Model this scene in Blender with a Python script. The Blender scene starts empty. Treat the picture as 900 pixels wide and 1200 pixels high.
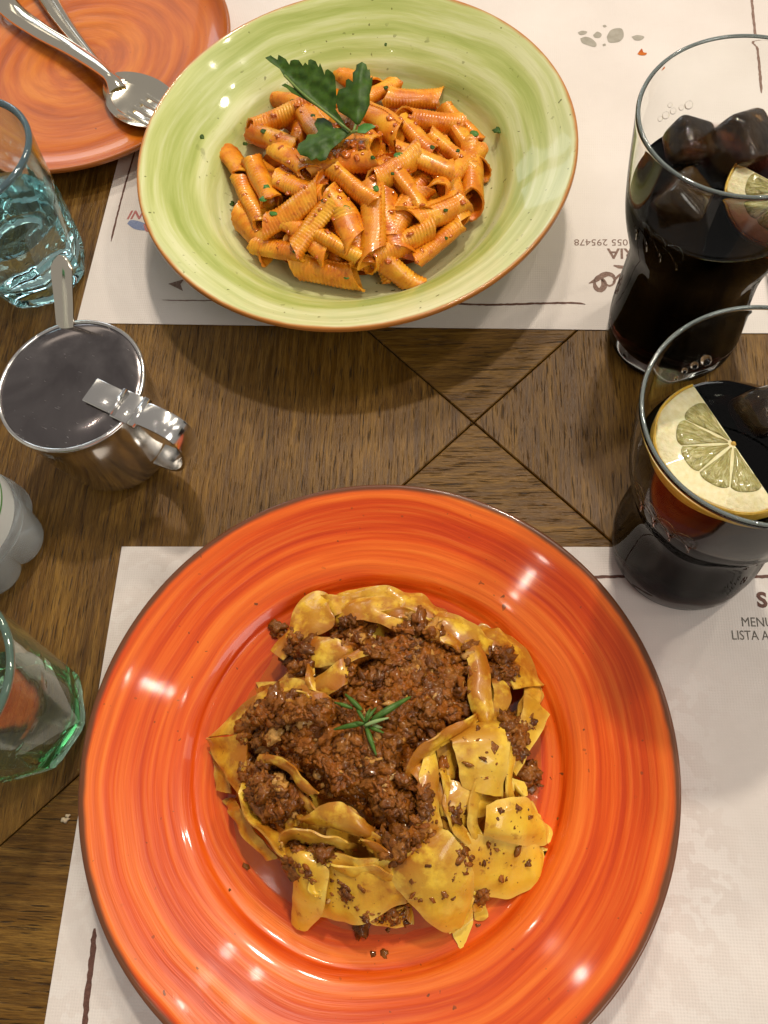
import bpy, bmesh, math, random
import numpy as np
from mathutils import Vector, Matrix, noise
from mathutils.bvhtree import BVHTree
from mathutils.geometry import delaunay_2d_cdt

sc = bpy.context.scene
PI = math.pi
random.seed(7)

# ------------------------------------------------------------------ camera
FPX, TH, RO, CH, DL = 1000.0, math.radians(23.2), -0.24, 0.39184, math.radians(14.85)
_c, _s = math.cos(RO), math.sin(RO)
RZ = Matrix.Rotation(DL, 3, 'Z')
CR = RZ @ Vector((_c, _s*math.cos(TH), _s*math.sin(TH)))
CU = RZ @ Vector((-_s, _c*math.cos(TH), _c*math.sin(TH)))
CF = RZ @ Vector((0, math.sin(TH), -math.cos(TH)))
CAM = Vector((0, 0, CH))
cam = bpy.data.cameras.new('camera')
cam.sensor_fit = 'VERTICAL'; cam.sensor_height = 24.0; cam.lens = 24.0*FPX/1200.0
cam.clip_start = 0.01; cam.clip_end = 100
camo = bpy.data.objects.new('camera', cam); sc.collection.objects.link(camo)
m4 = Matrix((CR, CU, -CF)).transposed().to_4x4(); m4.translation = CAM
camo.matrix_world = m4
sc.camera = camo

def PT(px, py, z=0.0):
    """photo pixel (900x1200) -> point on the horizontal plane at height z"""
    d = CR*(px-450) + CU*(600-py) + CF*FPX
    t = (z-CH)/d.z
    return CAM + d*t

# ------------------------------------------------------------------ light
w = bpy.data.worlds.new('World'); sc.world = w; w.use_nodes = True
bg = w.node_tree.nodes['Background']; bg.inputs[0].default_value = (1.0, 0.93, 0.86, 1); bg.inputs[1].default_value = 0.27

def lamp(name, loc, aim, power, size, col=(1, 0.90, 0.76), sy=None):
    l = bpy.data.lights.new(name, 'AREA'); l.energy = power; l.color = col
    l.shape = 'RECTANGLE' if sy else 'DISK'; l.size = size
    if sy: l.size_y = sy
    o = bpy.data.objects.new(name, l); sc.collection.objects.link(o)
    o.location = loc
    o.rotation_euler = (Vector(aim)-Vector(loc)).to_track_quat('-Z', 'Y').to_euler()
    return o
AIM = (0, .2, 0)
for x_, y_, p_, r_ in ((0.14, 0.92, 11.0, .09), (0.03, 1.45, 8.0, .18), (1.00, 0.80, 6.0, .12), (0.28, 0.06, .10, .012), (-0.66, 0.62, .20, .014), (-0.55, -0.18, .09, .012), (0.00, 0.66, .10, .010), (0.07, 0.62, .10, .010), (0.55, 0.55, 1.4, .025), (0.80, 0.66, 1.2, .025)):
    lamp('ceiling_spot', (x_, y_, 1.60), AIM, p_, r_)
lamp('fill_panel', (1.35, -1.05, 1.90), AIM, 16.0, 0.95, (1, .95, .88), 0.95)  # unseen soft light, added to lighten the shadows
lamp('reflection_strip', (-1.35, 2.35, 1.65), AIM, 1.0, 1.10, (1, .90, .74), .22)  # added light, makes white reflections on fork and spoon
lamp('reflection_strip', (1.9, 0.2, 1.65), AIM, 3.0, .25, (1, .92, .80), 1.2)  # second added strip, for bright streaks on curved metal
for k_ in range(3):        # cool window far to the left
    lamp('window_pane', (-1.75+.42*k_, 2.45+.20*k_, .75), (-.05, .3, 0.03), 2.6, .34, (.80, .90, 1.0), .75)

sc.view_settings.view_transform = 'Standard'; sc.view_settings.look = 'None'
sc.view_settings.exposure = 0.13; sc.view_settings.gamma = 1.0
sc.view_settings.use_curve_mapping = False
sc.cycles.max_bounces = 40; sc.cycles.transmission_bounces = 40; sc.cycles.glossy_bounces = 12; sc.cycles.transparent_max_bounces = 12
sc.cycles.caustics_refractive = True; sc.cycles.caustics_reflective = False
sc.cycles.blur_glossy = 0.6; sc.cycles.sample_clamp_indirect = 3.0
sc.cycles.use_denoising = True

# ------------------------------------------------------------------ helpers
def tag(o, label=None, cat=None, group=None, kind=None):
    if label: o['label'] = label
    if cat: o['category'] = cat
    if group: o['group'] = group
    if kind: o['kind'] = kind
    return o

def raw(name, V, F, mat, smooth=True, sharp=None):
    me = bpy.data.meshes.new(name)
    me.from_pydata([tuple(v) for v in V], [], [tuple(f) for f in F]); me.update()
    if smooth:
        me.shade_smooth()
        if sharp: me.set_sharp_from_angle(angle=math.radians(sharp))
    if mat: me.materials.append(mat)
    return me

def link(name, me, parent=None, loc=None):
    o = bpy.data.objects.new(name, me); sc.collection.objects.link(o)
    if parent: o.parent = parent
    if loc is not None: o.location = loc
    return o

def add(name, V, F, mat, parent=None, loc=None, smooth=True, sharp=None):
    """local coordinates"""
    return link(name, raw(name, V, F, mat, smooth, sharp), parent, loc)

def addw(name, V, F, mat, parent=None, smooth=True, sharp=None, origin=None):
    """world coordinates, origin moved to the base centre (or the parent's origin)"""
    V = [Vector(v) for v in V]
    if parent is not None:
        M = parent.matrix_basis.inverted()
        if parent.parent is not None: M = M @ parent.parent.matrix_basis.inverted()
        V = [M @ v for v in V]
        return add(name, V, F, mat, parent, None, smooth, sharp)
    if origin is None:
        n = len(V); origin = Vector((sum(v.x for v in V)/n, sum(v.y for v in V)/n, min(v.z for v in V)))
    V = [v-origin for v in V]
    return add(name, V, F, mat, None, origin, smooth, sharp)

def empty(name, loc, rz=0.0):
    o = bpy.data.objects.new(name, None); sc.collection.objects.link(o)
    o.location = loc; o.rotation_euler = (0, 0, rz); o.empty_display_size = 0.02
    return o

def lathe(prof, n=128, fr=None, closed=False):
    """prof: [(r,z)]; r==0 makes a pole; fr(theta,r,z)->r modulates"""
    V, F, rows = [], [], []
    for (r, z) in prof:
        if r < 1e-7:
            rows.append([len(V)]*n); V.append((0, 0, z))
        else:
            row = []
            for i in range(n):
                t = 2*PI*i/n; rr = fr(t, r, z) if fr else r
                row.append(len(V)); V.append((rr*math.cos(t), rr*math.sin(t), z))
            rows.append(row)
    rng = range(len(rows)) if closed else range(len(rows)-1)
    for a in rng:
        A, B = rows[a], rows[(a+1) % len(rows)]
        for i in range(n):
            j = (i+1) % n
            f = []
            for k in (A[i], A[j], B[j], B[i]):
                if k not in f: f.append(k)
            if len(f) > 2: F.append(f)
    return V, F

def smooth_prof(pts, sub=6):
    """Catmull-Rom through (r,z) points"""
    return [(max(0, p[0]), p[1]) for p in crom([Vector((a, b, 0)) for a, b in pts], sub)]

def crom(P, sub):
    P = [Vector(p) for p in P]; out = []
    Q = [P[0]*2-P[1]] + P + [P[-1]*2-P[-2]]
    for i in range(1, len(Q)-2):
        for k in range(sub):
            t = k/sub; t2 = t*t; t3 = t2*t
            out.append(0.5*((2*Q[i]) + (Q[i+1]-Q[i-1])*t + (2*Q[i-1]-5*Q[i]+4*Q[i+1]-Q[i+2])*t2 + (3*Q[i]-Q[i-1]-3*Q[i+1]+Q[i+2])*t3))
    out.append(P[-1].copy())
    return out

def tube(path, rad, n=10, caps=True):
    path = [Vector(p) for p in path]; V, F = [], []
    N = len(path)
    up = Vector((0, 0, 1)); prev = None
    for i, p in enumerate(path):
        t = (path[min(i+1, N-1)]-path[max(i-1, 0)]).normalized()
        a = (up if abs(t.z) < .95 else Vector((1, 0, 0))) if prev is None else prev
        b = (a - t*a.dot(t)).normalized(); prev = b; c = t.cross(b)
        r = rad(i/(N-1)) if callable(rad) else rad
        for k in range(n):
            an = 2*PI*k/n; V.append(p + b*(r*math.cos(an)) + c*(r*math.sin(an)))
    for i in range(N-1):
        for k in range(n):
            F.append((i*n+k, i*n+(k+1) % n, (i+1)*n+(k+1) % n, (i+1)*n+k))
    if caps:
        F.append(tuple(range(n-1, -1, -1))); F.append(tuple((N-1)*n+k for k in range(n)))
    return V, F

def loft(rows, closed_section=True):
    V, F = [], []; n = len(rows[0])
    for r in rows: V += [Vector(p) for p in r]
    for i in range(len(rows)-1):
        for k in range(n):
            F.append((i*n+k, i*n+(k+1) % n, (i+1)*n+(k+1) % n, (i+1)*n+k))
    F.append(tuple(range(n-1, -1, -1))); F.append(tuple((len(rows)-1)*n+k for k in range(n)))
    return V, F

def rbox(lx, ly, lz, bev, seg=3):
    bm = bmesh.new(); bmesh.ops.create_cube(bm, size=1)
    bmesh.ops.scale(bm, vec=(lx, ly, lz), verts=bm.verts)
    bmesh.ops.bevel(bm, geom=bm.edges[:], offset=bev, segments=seg, profile=.5, affect='EDGES')
    bm.verts.index_update()
    V = [v.co.copy() for v in bm.verts]; F = [[v.index for v in f.verts] for f in bm.faces]; bm.free()
    return V, F

def inpoly(x, y, poly):
    c = False; j = len(poly)-1
    for i in range(len(poly)):
        xi, yi = poly[i]; xj, yj = poly[j]
        if (yi > y) != (yj > y) and x < (xj-xi)*(y-yi)/(yj-yi)+xi: c = not c
        j = i
    return c

# ------------------------------------------------------------------ materials
class NT:
    def __init__(s, name):
        s.m = bpy.data.materials.new(name); s.m.use_nodes = True
        s.t = s.m.node_tree; s.b = s.t.nodes['Principled BSDF']; s.out = s.t.nodes['Material Output']
    def n(s, typ, **kw):
        nd = s.t.nodes.new('ShaderNode'+typ)
        for k, v in kw.items():
            if k.startswith('i_'): nd.inputs[k[2:].replace('_', ' ')].default_value = v
            else: setattr(nd, k, v)
        return nd
    def l(s, a, b): s.t.links.new(a, b)
    def set(s, **kw):
        for k, v in kw.items(): s.b.inputs[k.replace('_', ' ')].default_value = v
    def coord(s, scale=(1, 1, 1), kind='Object', off=None):
        tc = s.n('TexCoord'); mp = s.n('Mapping'); mp.inputs['Scale'].default_value = scale
        s.l(tc.outputs[kind], mp.inputs['Vector'])
        if off is not None: s.l(off, mp.inputs['Location'])
        return mp.outputs[0]
    def noise(s, vec, scale, detail=3, rough=.55, dist=0.0):
        nd = s.n('TexNoise'); s.l(vec, nd.inputs['Vector'])
        nd.inputs['Scale'].default_value = scale; nd.inputs['Detail'].default_value = detail
        nd.inputs['Roughness'].default_value = rough; nd.inputs['Distortion'].default_value = dist
        return nd.outputs['Fac']
    def ramp(s, fac, stops, interp='LINEAR'):
        r = s.n('ValToRGB'); r.color_ramp.interpolation = interp
        while len(r.color_ramp.elements) < len(stops): r.color_ramp.elements.new(.5)
        for e, (p, c) in zip(r.color_ramp.elements, stops):
            e.position = p; e.color = (c, c, c, 1) if not isinstance(c, tuple) else (*c, 1)
        s.l(fac, r.inputs[0]); return r.outputs['Color']
    def mix(s, fac, a, b, blend='MIX'):
        x = s.n('Mix', data_type='RGBA', blend_type=blend)
        for sock, v in ((x.inputs[0], fac), (x.inputs[6], a), (x.inputs[7], b)):
            if hasattr(v, 'is_output'): s.l(v, sock)
            elif isinstance(v, tuple): sock.default_value = (*v, 1)
            else: sock.default_value = v
        return x.outputs[2]
    def math(s, op, a, b=None, c=None):
        x = s.n('Math', operation=op)
        for i, v in enumerate((a, b, c)):
            if v is None: continue
            if hasattr(v, 'is_output'): s.l(v, x.inputs[i])
            else: x.inputs[i].default_value = v
        return x.outputs[0]
    def bump(s, h, strength=.3, dist=.001, normal=None):
        x = s.n('Bump'); x.inputs['Strength'].default_value = strength; x.inputs['Distance'].default_value = dist
        s.l(h, x.inputs['Height'])
        if normal is not None: s.l(normal, x.inputs['Normal'])
        s.l(x.outputs[0], s.b.inputs['Normal']); return x.outputs[0]
    def col(s, c): s.l(c, s.b.inputs['Base Color'])

def plain(name, col, rough=.5, metal=0.0, **kw):
    a = NT(name); a.set(Base_Color=(*col, 1), Roughness=rough, Metallic=metal, **kw)
    return a.m

def rings(a, kr=260.0, wob=1.1):
    """brushed concentric rings: noise over (radius, direction)"""
    tc = a.n('TexCoord'); sp = a.n('SeparateXYZ'); a.l(tc.outputs['Object'], sp.inputs[0])
    x, y = sp.outputs[0], sp.outputs[1]
    r = a.math('SQRT', a.math('ADD', a.math('MULTIPLY', x, x), a.math('ADD', a.math('MULTIPLY', y, y), 1e-8)))
    cb = a.n('CombineXYZ')
    wobn = a.noise(tc.outputs['Object'], 9.0, 2)
    rr = a.math('ADD', r, a.math('MULTIPLY', a.math('SUBTRACT', wobn, .5), .012))
    a.l(a.math('MULTIPLY', rr, kr), cb.inputs[0])
    a.l(a.math('MULTIPLY', a.math('DIVIDE', x, r), wob), cb.inputs[1])
    a.l(a.math('MULTIPLY', a.math('DIVIDE', y, r), wob), cb.inputs[2])
    return tc.outputs['Object'], r, cb.outputs[0]

def glaze(name, dark, mid, light, rim_col, r_rim, pale=None, r_pale=.06, speck=(.12, .04, .01), kr=260, spk=.70):
    a = NT(name); obj, r, v = rings(a, kr)
    n1 = a.noise(v, 1.0, 4, .62); n2 = a.noise(v, .25, 2, .5)
    c = a.ramp(n1, [(.36, dark), (.50, mid), (.65, light)])
    c2 = a.ramp(n2, [(.38, dark), (.50, mid), (.62, light)])
    c = a.mix(.5, c, c2)
    blot = a.noise(obj, 26.0, 3)
    c = a.mix(a.math('MULTIPLY', blot, .14), c, mid)
    if pale is not None:
        k = a.n('MapRange', interpolation_type='SMOOTHSTEP'); a.l(r, k.inputs[0])
        k.inputs[1].default_value = r_pale*1.02; k.inputs[2].default_value = r_pale*.86; k.inputs[3].default_value = 0; k.inputs[4].default_value = .8
        c = a.mix(k.outputs[0], c, pale)
    s1 = a.noise(obj, 330.0, 1, .4); sm = a.noise(obj, 40.0, 2)
    sp = a.math('MULTIPLY', a.ramp(s1, [(spk, 0.0), (spk+.03, 1.0)]), a.ramp(sm, [(.46, 0.0), (.6, .85)]))
    c = a.mix(sp, c, speck)
    rimn = a.math('ADD', r, a.math('MULTIPLY', a.math('SUBTRACT', a.noise(obj, 60.0, 2), .5), .0016))
    k = a.n('MapRange', interpolation_type='SMOOTHSTEP'); a.l(rimn, k.inputs[0])
    k.inputs[1].default_value = r_rim-.0012; k.inputs[2].default_value = r_rim+.0008
    c = a.mix(k.outputs[0], c, rim_col)
    a.col(c)
    a.set(Roughness=.34, Specular_IOR_Level=.30, Coat_Weight=.42, Coat_Roughness=.06)
    h = a.math('ADD', a.math('MULTIPLY', n1, .35), a.math('MULTIPLY', n2, .9))
    a.bump(h, .55, .0018)
    return a.m

M = {}
M['orange'] = glaze('orange_glaze', (.50, .036, .002), (.72, .088, .004), (.86, .195, .022), (.14, .045, .016), .1222, kr=380, spk=.735)
M['tan'] = glaze('amber_glaze', (.36, .066, .002), (.52, .110, .003), (.64, .185, .010), (.36, .10, .015), .1010, kr=170, spk=.78)
M['green'] = glaze('green_glaze', (.32, .385, .080), (.52, .56, .20), (.77, .77, .48), (.46, .17, .03), .1176, pale=(.62, .58, .33), r_pale=.080, speck=(.10, .10, .015), kr=190, spk=.715)
M['bare_clay'] = plain('unglazed_rim', (.62, .52, .36), .6)

def wood():
    a = NT('oak_wood')
    oi = a.n('ObjectInfo'); cb = a.n('CombineXYZ')
    for i in range(3): a.l(a.math('MULTIPLY', oi.outputs['Random'], 3.7+i*1.9), cb.inputs[i])
    vg = a.coord((1, 14, 1), off=cb.outputs[0])      # grain runs along local x
    vp = a.coord((1, 16, 1), off=cb.outputs[0])
    big = a.noise(vg, 5.0, 4, .55, .5)
    mid = a.noise(vg, 24.0, 5, .62, .3)
    fine = a.noise(vp, 110.0, 4, .65)
    pore = a.noise(vp, 75.0, 2, .5)
    c = a.ramp(big, [(.25, (.070, .030, .0038)), (.5, (.132, .060, .0080)), (.75, (.200, .097, .014))])
    c = a.mix(a.ramp(mid, [(.42, 0.0), (.70, .60)]), c, (.33, .175, .032))
    c = a.mix(a.ramp(fine, [(.40, .50), (.56, 0.0)]), c, (.040, .016, .0025))
    pm = a.ramp(pore, [(.30, .85), (.40, 0.0)])
    c = a.mix(pm, c, (.020, .010, .004))
    a.col(c)
    a.l(a.ramp(mid, [(.3, .34), (.7, .46)]), a.b.inputs['Roughness'])
    h = a.math('SUBTRACT', a.math('ADD', a.math('MULTIPLY', fine, .55), a.math('MULTIPLY', mid, .35)), a.math('MULTIPLY', pm, .7))
    a.bump(h, .8, .0006); a.set(Specular_IOR_Level=.26)
    return a.m
M['wood'] = wood()
M['joint'] = plain('joint_filler', (.012, .007, .004), .8)

def paper(name, water):
    a = NT(name); obj = a.coord()
    # fine linen weave
    wx = a.n('TexWave', wave_type='BANDS', bands_direction='X'); wy = a.n('TexWave', wave_type='BANDS', bands_direction='Y')
    for wv in (wx, wy):
        a.l(obj, wv.inputs['Vector']); wv.inputs['Scale'].default_value = 260; wv.inputs['Distortion'].default_value = 1.5; wv.inputs['Detail'].default_value = 1
    weave = a.math('ADD', wx.outputs['Fac'], wy.outputs['Fac'])
    n = a.noise(obj, 14.0, 4)
    c = a.ramp(n, [(.3, (.66, .588, .535)), (.7, (.735, .662, .610))])
    if water:
        # very pale printed plume of curving bands
        mp = a.n('Mapping'); mp.inputs['Location'].default_value = (-.085, .05, 0); a.l(obj, mp.inputs['Vector'])
        wr = a.n('TexWave', wave_type='RINGS', rings_direction='Z'); a.l(mp.outputs[0], wr.inputs['Vector'])
        wr.inputs['Scale'].default_value = 17; wr.inputs['Distortion'].default_value = 5; wr.inputs['Detail'].default_value = 2; wr.inputs['Detail Scale'].default_value = 9
        msk = a.ramp(a.noise(obj, 9.0, 2), [(.42, 0.0), (.58, .55)])
        c = a.mix(a.math('MULTIPLY', a.ramp(wr.outputs['Fac'], [(.35, 0.0), (.6, 1.0)]), msk), c, (.80, .755, .71))
        c = a.mix(a.ramp(a.noise(obj, 12.0, 1), [(.5, 0.0), (.62, .35)]), c, (.62, .57, .525))
    c = a.mix(a.math('MULTIPLY', weave, .022), c, (.46, .42, .37))
    a.col(c); a.set(Roughness=.62)
    a.l(a.ramp(a.noise(obj, 7.0, 2), [(.35, .48), (.65, .70)]), a.b.inputs['Roughness'])
    b1 = a.n('Bump'); b1.inputs['Strength'].default_value = .12; b1.inputs['Distance'].default_value = .0006; a.l(weave, b1.inputs['Height'])
    a.bump(a.noise(obj, 22.0, 3), .5, .0035, b1.outputs[0])
    return a.m
M['paper'] = paper('linen_paper', False); M['paper_print'] = paper('printed_linen_paper', True)
def ink(name, c1, c2, sc_=900.0):
    a = NT(name); n = a.noise(a.coord(), sc_, 3)
    a.col(a.ramp(n, [(.35, c1), (.7, c2)])); a.set(Roughness=.7); return a.m
M['ink'] = ink('brown_ink', (.085, .032, .020), (.15, .065, .045))
M['ink_soft'] = ink('worn_brown_ink', (.16, .085, .06), (.28, .18, .14))
M['ink_grey'] = ink('grey_ink', (.085, .075, .06), (.14, .125, .10))
M['ink_red'] = ink('red_ink', (.40, .11, .10), (.50, .2, .18))
M['ink_blue'] = ink('blue_ink', (.17, .21, .36), (.26, .30, .44))
M['stain'] = ink('grease_stain', (.30, .27, .215), (.37, .335, .275), 300)

def steel(name, rough=.12, scr=.4, col=(.78, .76, .73)):
    a = NT(name); obj = a.coord()
    n = a.noise(obj, 60.0, 4)
    a.set(Metallic=1.0, Base_Color=(*col, 1))
    a.l(a.ramp(n, [(.3, rough*.7), (.75, rough*1.9)]), a.b.inputs['Roughness'])
    a.bump(a.noise(a.coord((1, 9, 1)), 120.0, 3), scr*.12, .0004)
    return a.m
M['steel'] = steel('polished_steel'); M['cutlery'] = steel('cutlery_steel', .09, .2, (.88, .82, .68))
def lidsteel():  # scratched steel; a dark ceiling's reflection is put into its colour
    a = NT('worn_lid_steel'); obj = a.coord()
    sm = a.noise(obj, 24.0, 4, .6, .8)
    a.col(a.ramp(sm, [(.35, (.19, .168, .168)), (.7, (.31, .28, .275))])); a.set(Metallic=1.0)
    sn = a.noise(a.coord((1, 7, 1)), 170.0, 2)
    sp = a.ramp(sn, [(.70, 0.0), (.74, 1.0)])
    a.l(a.math('ADD', a.ramp(sm, [(.3, .08), (.7, .20)]), a.math('MULTIPLY', sp, .3)), a.b.inputs['Roughness'])
    a.bump(sp, .5, .0006)
    return a.m
M['lid'] = lidsteel()

def glass(name, col=(1, 1, 1), ior=1.5, rough=0.0, absorb=None, dens=0.0, bump=None):
    a = NT(name); a.t.nodes.remove(a.b)
    g = a.n('BsdfGlass'); g.inputs['Color'].default_value = (*col, 1); g.inputs['IOR'].default_value = ior; g.inputs['Roughness'].default_value = rough
    a.l(g.outputs[0], a.out.inputs['Surface'])
    if bump:
        x = a.n('Bump'); x.inputs['Strength'].default_value = bump[1]; x.inputs['Distance'].default_value = .001
        a.l(a.noise(a.coord(), bump[0], 3), x.inputs['Height']); a.l(x.outputs[0], g.inputs['Normal'])
    if absorb:
        v = a.n('VolumeAbsorption'); v.inputs['Color'].default_value = (*absorb, 1); v.inputs['Density'].default_value = dens
        a.l(v.outputs[0], a.out.inputs['Volume'])
    return a.m
M['clear'] = glass('clear_glass', (.98, .99, .985), 1.36)
def soften(m, ior, col, k):
    """part of the surface reflection taken away to weaken mirror images in the glass"""
    t = m.node_tree; g = [n for n in t.nodes if n.type == 'BSDF_GLASS'][0]
    r = t.nodes.new('ShaderNodeBsdfRefraction'); r.inputs['IOR'].default_value = ior; r.inputs['Color'].default_value = (*col, 1)
    x = t.nodes.new('ShaderNodeMixShader'); x.inputs[0].default_value = k; t.links.new(g.outputs[0], x.inputs[1]); t.links.new(r.outputs[0], x.inputs[2])
    t.links.new(x.outputs[0], t.nodes['Material Output'].inputs['Surface'])
soften(M['clear'], 1.36, (.98, .99, .985), .58)
def lipm(name, col):  # added rim ring; grey tint painted in for light inside the glass edge
    a = NT(name); a.set(Base_Color=(*col, 1), Roughness=.07, Transmission_Weight=.65, IOR=1.45, Coat_Weight=.6, Coat_Roughness=.03); return a.m
M['lip_clear'] = lipm('glass_lip', (.40, .46, .44)); M['lip_aqua'] = lipm('aqua_lip', (.16, .25, .29)); M['lip_mint'] = lipm('mint_lip', (.20, .32, .25))
M['bead'] = glass('bubble', (1, 1, 1), 1.2)
M['aqua'] = glass('aqua_glass', (.82, .945, .95), 1.5, 0, None, 0, (70, .10))
M['mint'] = glass('mint_glass', (1, 1, 1), 1.5, 0, (.42, .90, .60), 45, (70, .04))
def liquid(name, absorb=None, dens=0.0):
    """one shader for the whole drink: its refractive step comes from a per-face value"""
    m = glass(name, (1, 1, 1), 1.33, 0, absorb, dens); t = m.node_tree
    g = [n for n in t.nodes if n.type == 'BSDF_GLASS'][0]; at = t.nodes.new('ShaderNodeAttribute'); at.attribute_name = 'step'
    t.links.new(at.outputs['Fac'], g.inputs['IOR']); return m
M['water'] = liquid('water'); M['cola'] = liquid('cola', (.42, .085, .012), 330)
def icem():
    a = NT('ice'); n = a.noise(a.coord(), 90.0, 3); f = a.noise(a.coord(), 420.0, 3)
    a.col(a.ramp(n, [(.35, (.20, .085, .02)), (.55, (.52, .30, .11)), (.75, (.85, .70, .48))]))  # amber painted in for light coming through the cola
    a.set(Roughness=.06, Transmission_Weight=.94, IOR=1.31, Coat_Weight=.8, Coat_Roughness=.03)
    a.bump(a.math('ADD', n, a.math('MULTIPLY', f, .5)), .7, .0016); return a.m
M['ice'] = icem()

def pasta():
    a = NT('egg_pasta'); obj = a.coord(kind='Object')
    oi = a.n('ObjectInfo'); cb = a.n('CombineXYZ')
    for i in range(3): a.l(a.math('MULTIPLY', oi.outputs['Random'], 1.3+i), cb.inputs[i])
    v = a.coord(off=cb.outputs[0])
    n0 = a.noise(v, 55.0, 4); n1 = a.noise(v, 44.0, 3, .5, .8); n2 = a.noise(v, 240.0, 3, .6); n3 = a.noise(v, 620.0, 2)
    c = a.ramp(n0, [(.3, (.76, .43, .022)), (.52, (.85, .55, .045)), (.72, (.92, .67, .11))])
    c = a.mix(a.ramp(n1, [(.48, 0.0), (.66, .65)]), c, (.52, .205, .010))
    c = a.mix(a.math('MULTIPLY', a.ramp(n2, [(.60, 0.0), (.68, .7)]), a.ramp(n1, [(.45, 0.0), (.60, 1.0)])), c, (.30, .095, .010))
    c = a.mix(a.ramp(n3, [(.70, 0.0), (.73, .8)]), c, (.16, .055, .010))
    ae = a.n('Attribute'); ae.attribute_name = 'edge'
    c = a.mix(a.math('MULTIPLY', ae.outputs['Fac'], .55), c, (.88, .66, .15))
    at = a.n('Attribute'); at.attribute_name = 'sauce'
    sv = a.math('MULTIPLY', at.outputs['Fac'], a.ramp(a.noise(v, 120.0, 4), [(.36, .12), (.53, 1.0)]))
    c = a.mix(sv, c, (.40, .130, .009))
    a.col(c)
    a.set(Roughness=.36, Specular_IOR_Level=.35, Coat_Weight=.4, Coat_Roughness=.09, Subsurface_Weight=.12, Subsurface_Scale=.0015)
    a.b.inputs['Subsurface Radius'].default_value = (1, .6, .2)
    a.bump(a.math('ADD', n2, a.math('MULTIPLY', n3, .4)), .35, .0006)
    return a.m
M['pasta'] = pasta()
def ragu():
    a = NT('meat_ragu'); obj = a.coord()
    n0 = a.noise(obj, 85.0, 3); n1 = a.noise(obj, 330.0, 4, .65); n2 = a.noise(obj, 900.0, 3)
    c = a.ramp(n1, [(.26, (.045, .0105, .001)), (.46, (.195, .056, .005)), (.70, (.40, .150, .018))])
    c = a.mix(a.ramp(n0, [(.50, 0.0), (.68, .6)]), c, (.42, .125, .009))
    c = a.mix(a.ramp(n2, [(.60, 0.0), (.72, .5)]), c, (.34, .16, .045))
    tn = a.n('Attribute'); tn.attribute_name = 'tone'
    tc_ = a.ramp(tn.outputs['Fac'], [(.0, (.028, .007, .001)), (.25, (.125, .036, .004)), (.42, (.31, .082, .005)), (.60, (.31, .120, .019)), (.80, (.15, .042, .004)), (.945, (.24, .080, .010)), (.955, (.70, .33, .045)), (1.0, (.74, .46, .16))])
    c = a.mix(.55, c, tc_)
    a.col(c); a.l(a.ramp(n1, [(.3, .20), (.7, .50)]), a.b.inputs['Roughness'])
    a.set(Specular_IOR_Level=.15, Coat_Weight=.50, Coat_Roughness=.05)
    a.bump(a.math('ADD', n1, a.math('MULTIPLY', n2, .6)), .8, .0010)
    return a.m
M['ragu'] = ragu()
def penne():
    a = NT('tomato_coated_pasta')
    oi = a.n('ObjectInfo'); cb = a.n('CombineXYZ')
    for i in range(3): a.l(a.math('MULTIPLY', oi.outputs['Random'], 1.1+i), cb.inputs[i])
    v = a.coord(off=cb.outputs[0])
    n0 = a.noise(v, 70.0, 4); n1 = a.noise(v, 260.0, 3); n2 = a.noise(v, 800.0, 2)
    c = a.ramp(n0, [(.30, (.52, .100, .003)), (.48, (.74, .235, .007)), (.66, (.86, .43, .030))])
    c = a.mix(a.math('MULTIPLY', oi.outputs['Random'], .35), c, (.80, .33, .014))
    c = a.mix(a.ramp(n1, [(.56, 0.0), (.70, .6)]), c, (.45, .070, .006))
    a.col(c); a.set(Roughness=.36, Coat_Weight=.35, Coat_Roughness=.12, Subsurface_Weight=.10, Subsurface_Scale=.002)
    a.bump(a.math('ADD', n1, a.math('MULTIPLY', n2, .5)), .35, .0006)
    return a.m
M['penne'] = penne()
def sauce():
    a = NT('tomato_sauce'); obj = a.coord(); n = a.noise(obj, 160.0, 4)
    a.col(a.ramp(n, [(.3, (.42, .07, .006)), (.7, (.62, .17, .012))])); a.set(Roughness=.18, Coat_Weight=.5)
    a.bump(a.noise(obj, 240.0, 3), .6, .001); return a.m
M['sauce'] = sauce()
def oil():
    a = NT('oily_sauce_film'); obj = a.coord(); n = a.noise(obj, 90.0, 4)
    a.col(a.ramp(n, [(.3, (.50, .065, .004)), (.7, (.62, .13, .008))])); a.set(Roughness=.08, Coat_Weight=.6, Coat_Roughness=.03)
    a.bump(n, .2, .001); return a.m
M['oil'] = oil()
def leaf(name, c1, c2, rough=.38, sc_=220):
    a = NT(name); n = a.noise(a.coord(), sc_, 3)
    a.col(a.ramp(n, [(.3, c1), (.7, c2)])); a.set(Roughness=rough, Specular_IOR_Level=.28, Subsurface_Weight=.06, Subsurface_Scale=.001)
    a.bump(a.noise(a.coord(), 420.0, 2), .2, .0004); return a.m
M['parsley'] = leaf('parsley_leaf', (.022, .055, .004), (.056, .120, .010), .50)
M['parsley_light'] = leaf('parsley_light', (.05, .16, .025), (.10, .26, .05))
M['rosemary'] = leaf('rosemary_needle', (.035, .095, .010), (.085, .17, .025))
M['rosemary_pale'] = leaf('rosemary_pale', (.20, .32, .10), (.30, .40, .17))
M['stem'] = leaf('herb_stem', (.10, .17, .03), (.22, .28, .08))
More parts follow.
